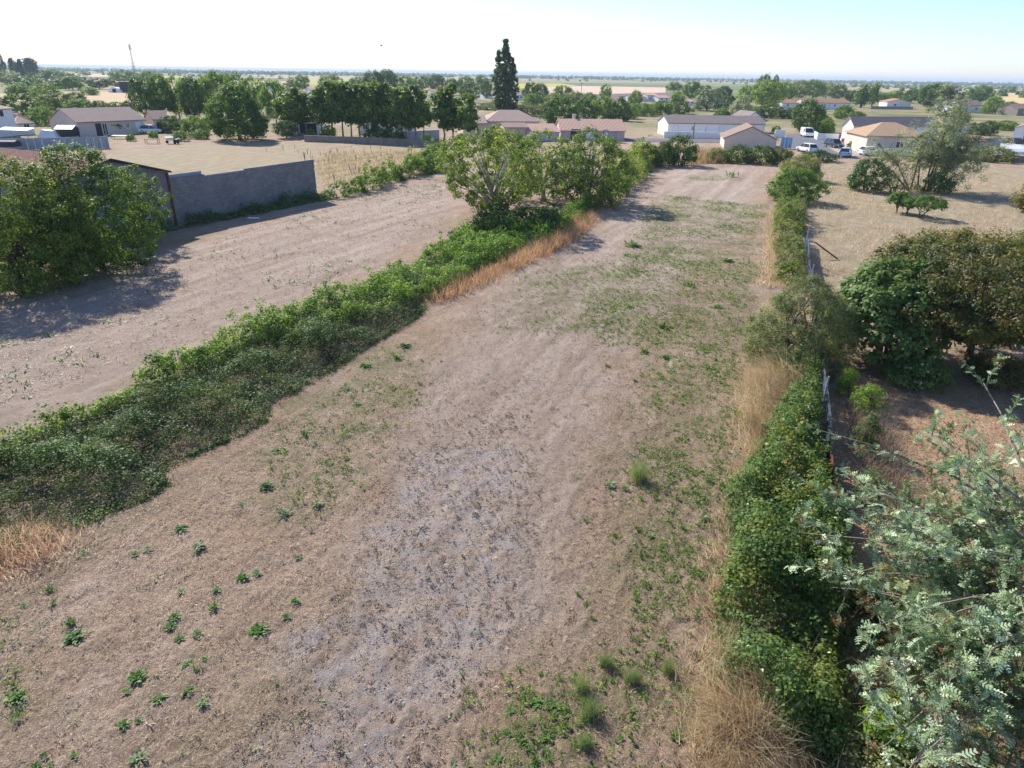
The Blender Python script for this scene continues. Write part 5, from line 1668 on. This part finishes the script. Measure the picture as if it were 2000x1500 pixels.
WEEDS_MID = [(595, 848, 28), (540, 880, 34), (556, 1003, 34), (620, 985, 30), (615, 868, 20), (700, 790, 24), (790, 676, 30), (715, 715, 28), (775, 700, 30), (820, 750, 22), (680, 760, 24), (530, 915, 24), (470, 985, 22), (520, 950, 30),
             (1235, 480, 40), (1222, 500, 26), (1425, 345, 40), (1420, 510, 30), (1350, 560, 40), (1400, 600, 34), (1295, 640, 34), (1260, 690, 30), (1185, 715, 22), (1230, 600, 24), (1240, 745, 18), (1300, 700, 28), (1385, 720, 24)]
WEEDS_FENNEL = [(1246, 936, 42), (1184, 1298, 30), (1304, 1312, 34), (1236, 1330, 34), (1136, 1346, 36), (1152, 1396, 44), (1140, 1456, 32)]


def ordinal(k):
    w = ['first', 'second', 'third', 'fourth', 'fifth', 'sixth', 'seventh', 'eighth', 'ninth', 'tenth', 'eleventh', 'twelfth', 'thirteenth', 'fourteenth', 'fifteenth', 'sixteenth', 'seventeenth', 'eighteenth', 'nineteenth']
    if k < 19:
        return w[k]
    t = ['twentieth', 'thirtieth', 'fortieth', 'fiftieth'][(k + 1) // 10 - 2]
    if (k + 1) % 10 == 0:
        return t
    return t[:-4] + 'y-' + w[(k + 1) % 10 - 1]


def place_weeds(lst, kinds, fmt, group):
    for k, (x, y, w) in enumerate(sorted(lst)):
        X, Y = G(x, y)
        W_ = w * depth(X, Y) / F_PX
        kd = kinds[int(r.integers(len(kinds)))]
        o = link('weed', WM[kd][int(r.integers(len(WM[kd])))], None, (X, Y, .0))
        s = W_ * (.8 if kd != 'fennel' else 1.2)
        o.scale = (s * r.uniform(.9, 1.15), s * r.uniform(.8, 1.0), s * (.75 if kd == 'rosette' else .9))
        o.rotation_euler.z = r.random() * 6.28
        tag(o, fmt.format(ordinal(k)), 'weed', group)


place_weeds(WEEDS_LEFT, ['rosette', 'rosette', 'tuft'], '{} green weed from the left in the mown stubble at lower left', 'green weeds at lower left')
place_weeds(WEEDS_RIGHT, ['tuft', 'rosette'], '{} green weed from the left in the stubble at lower right', 'green weeds at lower right')
place_weeds(WEEDS_MID, ['tuft', 'tuft', 'rosette'], '{} leafy weed from the left in the middle of the mown plot', 'weeds in the middle of the plot')
place_weeds(WEEDS_FENNEL, ['fennel'], '{} feathery grey green plant from the left in the mown plot', 'feathery plants')

# small tufts nobody would count, straw, dead brown tufts


def scatter_tufts(name, label, p, size, nl, mat, rise=.7, seed=5, asp=.25):
    r = np.random.default_rng(seed)
    n = len(p)
    O = np.repeat(np.column_stack([p, np.zeros(n)]), nl, 0)
    sz = np.repeat(size * r.uniform(.5, 1.4, n), nl)
    a = r.random(n * nl) * 2 * pi
    el = np.clip(r.normal(rise, .35, n * nl), .02, 1.4)
    d = np.stack([np.cos(a) * np.cos(el), np.sin(a) * np.cos(el), np.sin(el)], 1)
    s = np.stack([-np.sin(a), np.cos(a), np.zeros(n * nl)], 1)
    O = O + np.column_stack([r.normal(0, 1, (n * nl, 2)) * (sz * .35)[:, None], np.zeros(n * nl)])
    l = (sz * r.uniform(.5, 1.1, n * nl))[:, None]
    w = l * asp
    v = np.stack([O, O + d * l * .5 + s * w * .55, O + d * l - [[0, 0, .008]], O + d * l * .5 - s * w * .55], 1).reshape(-1, 3)
    f = np.arange(len(v)).reshape(-1, 4)
    T = np.clip(np.repeat(r.normal(.5, .2, n), nl) + r.normal(0, .15, n * nl), 0, 1)
    me = np_mesh(name, v, f, {'tint': ('FACE', T)})
    me.materials.append(M[mat])
    return tag(link(name, me), label, kind='stuff')


gp = []
p, d = sample_poly(GP([(1230, 1260), (1240, 860), (1300, 700), (1450, 640), (1450, 900), (1405, 1250)]), 1100, r, lambda x, y, d: sstep(.42, .6, fbm(x / 1.1 + 3, y / 1.1, 68, 3)) + .1)
gp.append(p)
for k, (px, n) in enumerate(zip(PA['green'], (7000, 330, 520, 800, 160, 40))):
    p, d = sample_poly(GP(px), n, r, lambda x, y, d: sstep(.46, .6, fbm(x / 1.6 + 9, y / 1.6, 63, 4)) + .04)
    gp.append(p + r.normal(0, .5, p.shape))
scatter_tufts('green_tufts', 'small green weed tufts scattered over the mown plot', np.concatenate(gp), .105, 9, 'weed', .75, 101, .34)
p, d = sample_poly(GP([(-100, 1500), (-100, 1150), (500, 900), (840, 700), (960, 560), (1200, 420), (1470, 400), (1450, 700), (1420, 1100), (1380, 1500)]), 900, r)
scatter_tufts('green_tufts', 'tiny grey green seedlings all over the mown plot', p, .11, 7, 'weed_grey', .6, 102)
p, d = sample_poly(GP([(-300, 640), (0, 600), (330, 500), (620, 400), (860, 350), (870, 440), (560, 600), (0, 800), (-300, 860)]), 320, r, lambda x, y, d: sstep(.5, .65, fbm(x / 3, y / 3, 64, 3)) + .03)
scatter_tufts('green_tufts', 'sparse weed tufts on the bare lane field at the left', p, .26, 9, 'weed_grey', .45, 103)
p, d = sample_poly(GP([(430, 1520), (540, 1300), (690, 1100), (720, 930), (860, 800), (1040, 800), (1060, 1000), (1030, 1200), (950, 1350), (860, 1520)]), 1500, r, lambda x, y, d: .25 + .75 * sstep(.42, .6, fbm(x / .9, y / .9, 65, 3)))
scatter_tufts('dead_tufts', 'dead brown weed tufts dotted over the gravelly patch', p, .058, 14, 'tuft_brown', .6, 104, .26)
p, d = sample_poly(GP([(-150, 1600), (-150, 1150), (400, 930), (840, 690), (1000, 540), (1250, 430), (1480, 420), (1450, 700), (1420, 1100), (1385, 1600)]), 6000, r)
scatter_tufts('dead_tufts', 'brown dry tussocks of the mown stubble', p, .11, 10, 'straw', .4, 105, .12)
p, d = sample_poly(GP([(-300, 640), (0, 600), (330, 500), (620, 400), (860, 350), (870, 440), (560, 600), (0, 800), (-300, 860)]), 6000, r)
scatter_tufts('dead_tufts', 'short dry stubble tufts of the lane field at the left', p, .14, 6, 'straw', .4, 106, .14)
p, d = sample_poly(GP([(-300, 640), (0, 600), (330, 500), (620, 400), (860, 350), (870, 440), (560, 600), (0, 800), (-300, 860)]), 3200, r, lambda x, y, d: .2 + .8 * sstep(.4, .6, fbm(x / 2, y / 2, 66, 3)))
scatter_tufts('dead_tufts', 'small dead brown weeds dotted over the lane field', p, .085, 9, 'tuft_brown', .5, 107, .2)
p, d = sample_poly(GP([(-150, 1600), (-150, 1150), (400, 930), (840, 690), (1000, 540), (1250, 430), (1480, 420), (1450, 700), (1420, 1100), (1385, 1600)]), 8000, r, lambda x, y, d: .12 + .88 * sstep(.42, .62, fbm(x / 1.5, y / 1.5, 67, 3)))
scatter_tufts('dead_tufts', 'small dead brown weeds dotted over the mown plot', p, .06, 6, 'tuft_brown', .5, 108, .3)
n = 150000
p, d = sample_poly(GP([(-200, 1650), (-200, 1120), (330, 960), (840, 640), (960, 570), (1480, 570), (1450, 800), (1420, 1100), (1390, 1650)]), n, r, lambda x, y, d: .4 + .6 * (poly_sd(x + 3 * (fbm(x, y, 5, 3) - .5), y, GP(PA['gravel'][0])) < 0))
a = r.normal(1.15, .75, n)
l = r.uniform(.04, .15, n)
dv = np.stack([np.cos(a), np.sin(a), np.zeros(n)], 1) * l[:, None]
sd_ = np.stack([-np.sin(a), np.cos(a), np.zeros(n)], 1) * (r.uniform(.0015, .0042, n))[:, None]
O = np.column_stack([p, r.uniform(.0, .05, n)])
tl = np.column_stack([np.zeros((n, 2)), r.normal(0, .018, n)])
v = np.stack([O - sd_ * 1.3, O + sd_ * 1.3, O + dv + tl], 1).reshape(-1, 3)
me = np_mesh('straw', v, np.arange(3 * n).reshape(-1, 3), {'tint': ('FACE', r.random(n))})
me.materials.append(M['straw'])
tag(link('straw', me), 'cut straw lying over the mown plot', kind='stuff')
# pale stones
n = 1500
p, d = sample_poly(GP([(430, 1520), (560, 1300), (700, 1100), (760, 930), (860, 880), (1020, 880), (1040, 1000), (1000, 1200), (900, 1350), (850, 1520)]), n, r)
ic = np.array([(1, 0, 0), (-1, 0, 0), (0, 1, 0), (0, -1, 0), (0, 0, 1), (0, 0, -.3)], float)
fi = np.array([(0, 2, 4), (2, 1, 4), (1, 3, 4), (3, 0, 4), (2, 0, 5), (1, 2, 5), (3, 1, 5), (0, 3, 5)])
sz = r.uniform(.008, .03, (n, 1, 1)) * r.uniform(.6, 1.3, (n, 6, 1))
v = (ic[None] * sz + np.column_stack([p, np.full(n, .012)])[:, None]).reshape(-1, 3)
f = (np.arange(n)[:, None, None] * 6 + fi[None]).reshape(-1, 3)
me = np_mesh('gravel', v, f, {'tint': ('FACE', np.repeat(r.random(n), 8))})
me.materials.append(plain('pebble', (0.45, 0.44, 0.45), .9, .2, .2, 4))
tag(link('gravel', me), 'loose pale pebbles of the gravelly patch', kind='stuff')
# dried vine stocks in the old vineyard
p, d = sample_poly(GP([(632, 360), (612, 318), (500, 296), (430, 300), (640, 285), (870, 297), (840, 310), (760, 333)]), 70, r)
vm = [MB().tube([(0, 0, -.05), (.03, .02, .35), (-.05, .04, .6)], [.05, .045, .03], 5).tube([(.02, .02, .45), (.22, .05, .85)], [.025, .01], 4).tube([(0, .02, .5), (-.2, -.04, .8)], [.025, .01], 4).mesh('vine_stock', M['twig']) for k in range(1)]
for x, y in p:
    q = round((x * .89 - y * .45) / 2.6) * 2.6 - (x * .89 - y * .45)
    o = link('vine_stock', vm[0], None, (x + q * .89, y - q * .45, 0))
    o.rotation_euler.z = r.random() * 6.28
    s = r.uniform(.6, 1.1)
    o.scale = (s, s, s)
    tag(o, 'dried brown vine stock standing in the old vineyard behind the block wall', 'vine', 'vine stocks of the old vineyard')
o = MB().quadloop([(-.5, -.1, 0), (.5, -.14, 0), (.5, .1, 0), (-.5, .12, 0)], [(-.45, -.08, .08), (.46, -.1, .1), (.45, .08, .07), (-.45, .1, .1)]).build('litter', M['tin_white'], None, loc=(*G(495, 427), 0.02))
tag(o, 'small white scrap lying on the lane field below the block wall', 'scrap')
e = empty('bird', (-.19 * 80, 78.5, 0), 'small dark bird flying in the pale sky left of the poplar', 'bird')
d = ray(745, 90)
e.location = (d[0] * 90, d[1] * 90, CAM_H + d[2] * 90)
MB().tube([(-.2, 0, 0), (-.05, 0, .02), (.12, 0, .02), (.24, 0, .03)], [.015, .06, .05, .012], 6).build('body', M['dark'], e)
for s in (-1, 1):
    MB().quadloop([(-.07, s * .04, .03), (.08, s * .04, .03), (.08, s * .04, .04), (-.07, s * .04, .04)], [(-.12, s * .42, .2), (-.02, s * .42, .2), (-.02, s * .42, .21), (-.12, s * .42, .21)]).build('wing', M['dark'], e)

# ================================================================= TREES FARTHER OFF
# left: horizon
plant('dark', 2, 160, 97, 30, 'tall dark tree at the far left edge of the photo')
for x, yb, yt, w, lb in ((30, 155, 113, 10, 'leftmost slim poplar of the four on the left horizon'), (38, 156, 120, 6, 'thinnest and shortest of the four poplars on the left horizon'),
                         (46, 156, 115, 9, 'slim poplar just left of the broadest one on the left horizon'), (65, 154, 112, 23, 'broadest of the four poplars on the left horizon')):
    plant('poplar', x, yb, yt, w, lb, group='poplars on the left horizon')
for kd, x, yb, yt, w, lb in (
        ('broad', 105, 158, 135, 52, 'broad hazy tree right of the four slim poplars'),
        ('olive', 20, 165, 140, 46, 'olive coloured tree below the tall dark tree at the left edge'),
        ('bush', 45, 192, 164, 62, 'wide grey green bush below the four poplars'),
        ('bush', 92, 188, 164, 48, 'grey green bush below the broad hazy tree'),
        ('broad', 143, 176, 149, 40, 'rounded tree with a bare foot below the left treeline'),
        ('darkbush', 118, 170, 154, 48, 'dark hedge like tree between the poplars and the rounded tree'),
        ('dark', 195, 174, 152, 48, 'dark round tree left of the dark timber barn'),
        ('broad', 242, 162, 136, 46, 'wide hazy tree behind the telecom mast'),
        ('bush', 176, 186, 170, 38, 'low bush in front of the dark round tree'),
        ('dark', 225, 170, 150, 30, 'small dark tree just left of the mast foot'),
        ('broad', 290, 162, 138, 44, 'hazy green tree right of the telecom mast'),
        ('darkbush', 48, 232, 184, 90, 'big dark hedge tree behind the white two storey house'),
        ('dark', 98, 222, 186, 44, 'dark tree behind the left gable of the bungalow'),
        ('dark', 125, 216, 182, 46, 'pointed dark tree above the bungalow gable'),
        ('bush', 160, 222, 194, 64, 'light green bush above the bungalow roof'),
        ('dark', 152, 212, 180, 40, 'dark green tree behind the light green bush'),
        ('darkbush', 196, 222, 197, 44, 'dark bush above the right half of the bungalow roof'),
        ('bush', 228, 220, 200, 54, 'spreading bush behind the right end of the bungalow roof'),
        ('darkbush', 252, 220, 198, 26, 'upright dark bush at the right end of the bungalow'),
        ('bush', 88, 244, 210, 60, 'pale green bush between the white house and the bungalow'),
        ('slim', 230, 262, 232, 26, 'small light green tree in front of the bungalow windows'),
        ('darkbush', 335, 258, 226, 50, 'dark bush in front of the small beige outbuilding'),
        ('bush', 382, 262, 228, 58, 'yellow green bush right of the small beige outbuilding'),
        ('bush', 257, 275, 262, 20, 'little green bush at the edge of the bare plot below the bungalow'),
        ('bush', 300, 270, 256, 20, 'little green bush below the small beige outbuilding'),
        ('bush', 355, 275, 256, 34, 'green vegetable row end below the yellow green bush'),
        ('bush', 392, 271, 254, 40, 'green shrub row left of the big round tree foot')):
    plant(kd, x, yb, yt, w, lb)
DG = [(290, 232, 150, 48), (322, 234, 147, 50), (352, 232, 148, 50), (380, 236, 151, 46), (405, 232, 152, 44), (432, 226, 140, 56), (462, 220, 142, 50), (500, 226, 150, 52), (540, 240, 158, 50)]
for k, (x, yb, yt, w) in enumerate(DG):
    plant('broad' if k % 3 else 'dark', x, yb, yt, w + 8, ordinal(k) + ' tree from the left in the dense dark group behind the big round tree', group='dense tree group')
plant('biground', 470, 273, 165, 118, 'big round dense tree standing alone at the edge of the bare plot')
ROW = [(566, 263, 176, 46), (584, 265, 171, 46), (599, 265, 178, 38), (632, 269, 164, 48), (650, 270, 159, 46), (671, 271, 156, 48), (687, 272, 160, 42), (704, 273, 164, 42), (721, 274, 160, 46), (737, 275, 158, 46), (756, 276, 164, 42),
       (776, 277, 168, 44), (794, 278, 169, 42), (812, 279, 167, 44), (829, 280, 173, 34), (866, 282, 170, 52), (885, 283, 165, 52), (914, 286, 180, 46)]
for k, (x, yb, yt, w) in enumerate(ROW):
    plant('slim', x, yb, yt, w, ordinal(k) + ' slim trunked tree from the left in the row behind the low stone wall', group='young trees in a row')
for kd, x, yb, yt, w, lb in (
        ('bush', 607, 270, 252, 22, 'green bush between the first trunks of the young tree row'),
        ('bush', 643, 270, 246, 34, 'yellow green bush beside the fourth trunk of the young tree row'),
        ('darkbush', 735, 275, 246, 46, 'dark bush behind the middle trunks of the young tree row'),
        ('darkbush', 770, 277, 246, 48, 'dark green bush right of the middle trunks of the young tree row'),
        ('bush', 832, 279, 262, 24, 'small bush at the foot of the young tree row, near its right end'),
        ('bush', 900, 286, 262, 30, 'green bush between the last trunks of the young tree row'),
        ('dark', 560, 270, 236, 50, 'dark bush right of the big round tree'),
        ('broad', 648, 184, 146, 50, 'rounded tree rising behind the young tree row, left of the tallest'),
        ('dark', 730, 188, 137, 44, 'left one of the two tall dark trees behind the young tree row'),
        ('dark', 757, 188, 136, 46, 'right one of the two tall dark trees behind the young tree row'),
        ('broad', 700, 178, 150, 40, 'low tree left of the two tall dark trees'),
        ('broad', 795, 182, 149, 42, 'green tree right of the two tall dark trees'),
        ('dark', 825, 176, 148, 40, 'dark round tree above the right half of the young tree row'),
        ('dark', 852, 178, 146, 40, 'rounder dark tree above the last young trees'),
        ('broad', 590, 178, 147, 34, 'hazy tree above the first young trees'),
        ('dark', 572, 182, 156, 32, 'dark tree behind the slate grey roof'),
        ('dark', 884, 186, 154, 34, 'dark tree left of the far white houses by the poplar'),
        ('broad', 910, 178, 149, 32, 'hazy tree second to the left of the tall poplar'),
        ('broad', 940, 176, 147, 30, 'hazy tree nearest to the left of the tall poplar'),
        ('dark', 918, 200, 160, 40, 'dark green tree between the young row and the tall poplar'),
        ('dark', 950, 192, 157, 24, 'narrow dark tree touching the tall poplar on its left')):
    plant(kd, x, yb, yt, w, lb)
# the tall poplar
X, Y = G(986, 222)
hp = hgt(X, Y, 988, 78)
e = empty('poplar_tree', (X, Y, 0), 'very tall dark Lombardy poplar rising above the horizon in the middle', 'tree')
r = np.random.default_rng(301)
s_ = depth(X, Y) / F_PX
C = []
for k in range(760):
    t_ = r.random()
    # left lobe, main spire and right shoulder
    sp = r.random()
    if sp < .55:
        cx, wd_, top = 0.6, 25, 1.0
        ww = wd_ * min(1, .55 + t_ * 1.2) * max(.12, 1 - t_ ** 2.2)
    elif sp < .8:
        cx, top = -13, .86
        ww = 17 * min(1, .5 + t_) * max(.1, 1 - t_ ** 2.5)
    else:
        cx, top = 14, .76
        ww = 17 * min(1, .5 + t_) * max(.08, 1 - t_ ** 2)
    a = r.random() * 2 * pi
    q = r.random() ** .5
    C.append(((cx + ww * q * cos(a)) * s_, ww * q * sin(a) * s_, hp * (.03 + .97 * top * t_)))
C = np.array(C)
P, N, T = clump_leaves(C, r.uniform(.35, .85, len(C)), 44, r, .3, C * np.array([1, 1, 0]), .5, .2)
me = leaf_mesh('crown', P, N, .42, .26, T, r, -.3)
me.materials.append(M['leaf_dark'])
link('crown', me, e)
mb = MB().tube([(0, 0, -.2), (0, 0, hp * .4), (0, 0, hp * .9)], [.6, .4, .08], 8)
for k in range(16):
    a = r.random() * 6.28
    z = r.uniform(.02, .5) * hp
    mb.tube([(0, 0, z), (cos(a) * 1.2, sin(a) * 1.2, z + 2.5), (cos(a) * 1.9, sin(a) * 1.9, z + 6)], [.14, .1, .03], 5)
mb.build('trunk', M['bark'], e)
for kd, x, yb, yt, w, lb in (
        ('dark', 1036, 204, 160, 30, 'dark ragged tree first to the right of the tall poplar'),
        ('dark', 1055, 200, 163, 36, 'dark round tree second to the right of the tall poplar'),
        ('bush', 1042, 206, 183, 42, 'grey brown bush in front of the dark trees right of the poplar'),
        ('broad', 1098, 198, 167, 46, 'green round tree left of the utility pole'),
        ('olivebush', 1080, 206, 184, 44, 'olive scrub below the green round tree'),
        ('olivebush', 1125, 204, 178, 44, 'olive brown bush at the foot of the utility pole'),
        ('bush', 1150, 208, 182, 40, 'grey green bush right of the utility pole'),
        ('broad', 1182, 200, 164, 24, 'slim green tree standing alone before the ploughed field'),
        ('bush', 1240, 204, 177, 28, 'pale green tree left of the orange roofed far house'),
        ('darkbush', 1095, 244, 190, 66, 'dark round tree behind the salmon roofed house, nearest its chimney'),
        ('darkbush', 1140, 236, 196, 54, 'dark tree above the middle of the salmon roof'),
        ('bush', 1178, 234, 190, 58, 'green tree above the right half of the salmon roof'),
        ('darkbush', 1210, 236, 192, 42, 'dark green tree at the right end of the salmon roof'),
        ('olivebush', 960, 214, 200, 60, 'olive hedge left of the tall poplar foot'),
        ('olivebush', 1030, 222, 202, 66, 'long olive hedge bush right of the tall poplar foot'),
        ('olivebush', 1072, 224, 200, 50, 'olive hedge bush left of the dark trees by the salmon roof'),
        ('bush', 1252, 226, 202, 60, 'bushy hedge below the orange roofed far house'),
        ('bush', 1290, 224, 198, 56, 'bushy hedge in the middle, right of the orange roofed far house'),
        ('darkbush', 1325, 222, 200, 50, 'dark hedge left of the pale willow'),
        ('bush', 1228, 232, 206, 44, 'rough hedge end above the open plot beside the salmon roof'),
        ('pine', 1315, 192, 160, 34, 'umbrella pine with a flat round crown'),
        ('bush', 1323, 208, 180, 36, 'bright green round tree in front of the umbrella pine'),
        ('broad', 1350, 196, 159, 38, 'hazy broad tree right of the umbrella pine'),
        ('dark', 1375, 192, 166, 30, 'dark tree behind the pale willow'),
        ('weeping', 1380, 216, 170, 62, 'pale weeping willow right of the umbrella pine'),
        ('dark', 1411, 198, 168, 34, 'dark tree just right of the pale weeping willow'),
        ('darkbush', 1420, 214, 188, 44, 'dark bush below and right of the pale weeping willow'),
        ('weeping', 1446, 232, 184, 42, 'grey green tall bush behind the right end of the long white house'),
        ('broad', 1455, 208, 167, 38, 'light green tree left of the tallest round tree on the right'),
        ('dark', 1488, 200, 144, 30, 'top of a tall dark tree behind the big green one'),
        ('broad', 1495, 214, 155, 68, 'big round green tree above the beige gabled hall'),
        ('dark', 1512, 180, 146, 12, 'narrow dark conifer tip beside the tall dark tree'),
        ('broad', 1530, 208, 160, 36, 'green tree left of the red roofed row'),
        ('olive', 1560, 196, 158, 44, 'left one of the olive trees behind the red roofed row'),
        ('broad', 1586, 194, 156, 48, 'middle tree behind the red roofed row'),
        ('olive', 1612, 193, 160, 40, 'olive brown tree behind the right half of the red roofed row'),
        ('dark', 1635, 196, 165, 32, 'dark tree behind the right end of the red roofed row'),
        ('darkbush', 1506, 230, 204, 60, 'dark hedge left of the dark twin trees by the van'),
        ('bush', 1470, 228, 208, 46, 'green hedge above the right end of the long white roof'),
        ('darkbush', 1545, 232, 210, 40, 'dark hedge touching the dark twin trees by the van'),
        ('bush', 1412, 230, 212, 40, 'low hedge behind the middle of the long white roof'),
        ('dark', 1572, 263, 194, 62, 'dark round tree right above the white van'),
        ('darkbush', 1600, 258, 218, 40, 'dark bush right of the white van tree'),
        ('bush', 1612, 262, 232, 34, 'green round shrub behind the white curved wall'),
        ('bush', 1595, 262, 238, 30, 'brownish shrub beside the white van'),
        ('bush', 1648, 232, 206, 40, 'round bush right of the dark tree by the van'),
        ('bush', 1672, 236, 218, 40, 'low bush left of the silvery willow crown'),
        ('column', 1681, 210, 162, 30, 'broad columnar tree right of the red roofed row'),
        ('column', 1702, 208, 159, 20, 'narrow columnar tree just left of the far white gabled house'),
        ('dark', 1660, 202, 175, 26, 'small dark tree between the red roofs and the columnar trees'),
        ('broad', 1720, 203, 181, 30, 'small green tree left of the far white gabled house'),
        ('broad', 1746, 200, 177, 40, 'green tree behind the far white gabled house'),
        ('broad', 1778, 202, 174, 36, 'green tree right of the far white gabled house'),
        ('dark', 1822, 214, 163, 70, 'dark hazy tree behind the top of the silvery willow'),
        ('purple', 1870, 200, 181, 22, 'purple leaved tree above the steep brown roof'),
        ('broad', 1909, 202, 167, 46, 'light green round tree right of the long brown roof'),
        ('bush', 1938, 222, 189, 40, 'green tree right of the far white house with the awning'),
        ('darkbush', 1968, 224, 200, 46, 'dark bushes left of the dark barn at the right edge'),
        ('olivebush', 1862, 240, 210, 60, 'olive bush right of the silvery willow crown'),
        ('darkbush', 1928, 264, 236, 30, 'dark pointed bush left of the right edge white house'),
        ('bush', 1962, 254, 236, 54, 'long green hedge above the grey block wall at the right'),
        ('darkbush', 1905, 262, 240, 44, 'dark hedge right of the grey tiled bungalow'),
        ('olivebush', 1935, 314, 286, 86, 'orange green clipped hedge at the back of the right field'),
        ('bush', 1672, 292, 271, 34, 'small light green tree by the pale driveway'),
        ('weeping', 1420, 228, 221, 26, 'grey shrub behind the roof of the long white house'),
        ('bush', 1515, 260, 246, 20, 'small grey green shrub right of the long white house'),
        # back of the plot
        ('darkbush', 1262, 324, 284, 66, 'left one of the two dark bushes at the back of the plot'),
        ('darkbush', 1325, 322, 264, 62, 'taller right one of the two dark bushes at the back of the plot'),
        ('darkbush', 1294, 323, 278, 50, 'dark ivy bush between the two bushes at the back of the plot'),
        ('darkbush', 1440, 317, 284, 64, 'left clipped dark hedge in front of the beige gabled hall'),
        ('darkbush', 1484, 319, 284, 62, 'middle clipped dark hedge in front of the beige gabled hall'),
        ('olivebush', 1524, 320, 288, 50, 'right looser hedge in front of the blue gate'),
        ('olivebush', 1398, 316, 290, 50, 'thin brown hedge left of the clipped dark hedges'),
        ('darkbush', 1600, 314, 294, 66, 'dark clipped hedge in front of the white estate car')):
    plant(kd, x, yb, yt, w, lb)
for k, x in enumerate((1408, 1602, 1560)):
    stake(('thin wooden post', 'thin grey post', 'short grey post')[k] + (' in the brown hedge left of the clipped hedges', ' behind the far end of the right boundary hedge', ' right of the looser hedge before the blue gate')[k], x, 318, 302, 'wood_grey', .06)


# far woods: masses of tree crowns that fade into the haze
def woods(name, label, strips, mat, n_leaf, leaf, seed):
    r = np.random.default_rng(seed)
    P, N, T = [], [], []
    for x0, x1, Y0, Y1, h, dens in strips:
        n = int(abs(x1 - x0) * dens)
        for k in range(n):
            x = r.uniform(x0, x1)
            Y = r.uniform(Y0, Y1)
            X = (x - 1000) / F_PX / cos(PITCH) * Y
            hh = h * r.uniform(.55, 1.25)
            w = hh * r.uniform(.8, 1.9)
            m = n_leaf
            d = rdir(m, r)
            d[:, 2] = np.abs(d[:, 2])
            q = r.random(m)[:, None] ** .4
            P.append(np.array([X, Y, 0]) + d * q * np.array([w / 2, w / 2, hh]) * r.uniform(.8, 1.1, (m, 1)))
            N.append(d + rdir(m, r) * .5 + np.array([0, 0, .3]))
            T.append(np.clip(r.normal(.45, .15) + r.normal(0, .15, m), 0, 1))
    P, N, T = map(np.concatenate, (P, N, T))
    me = leaf_mesh(name, P, N, leaf, leaf * .7, T, r)
    me.materials.append(M[mat])
    return tag(link(name, me), label, kind='stuff')


woods('woodland', 'long blue hazy treeline along the whole horizon', [(-300, 2300, 3300, 4600, 12, .85), (-200, 900, 2300, 3000, 11, .5), (1000, 2200, 2500, 3200, 10, .4)], 'leaf_dark', 20, 7.0, 401)
woods('woodland', 'scattered hedgerow trees far out on the plain', [(-100, 560, 1100, 2000, 8, .2), (560, 1000, 900, 2200, 7, .12), (1000, 1460, 1500, 2600, 6, .1), (1420, 2150, 900, 2000, 8, .34), (1640, 2150, 520, 900, 7, .2), (-100, 300, 430, 900, 7, .32)], 'leaf_dark', 60, 2.2, 402)
woods('village', 'pale specks of far houses along the horizon', [(480, 600, 1500, 2200, 3.5, .1), (1560, 2100, 1900, 2900, 4, .06)], 'frame_white', 12, 5.0, 403)

# ================================================================= HAZE
hz = MB().box(-15500, 15500, -15500, 15500, -1.5, 42).build('haze', None)
hm = bpy.data.materials.new('haze')
hm.use_nodes = True
hm.node_tree.nodes.clear()
ho = hm.node_tree.nodes.new('ShaderNodeOutputMaterial')
hv = hm.node_tree.nodes.new('ShaderNodeVolumePrincipled')
hv.inputs['Color'].default_value = (0.72, 0.85, 1.0, 1)
hv.inputs['Density'].default_value = 0.00016
hm.node_tree.links.new(hv.outputs[0], ho.inputs['Volume'])
hz.data.materials.append(hm)
tag(hz, 'thin blue summer haze over the plain', kind='stuff')
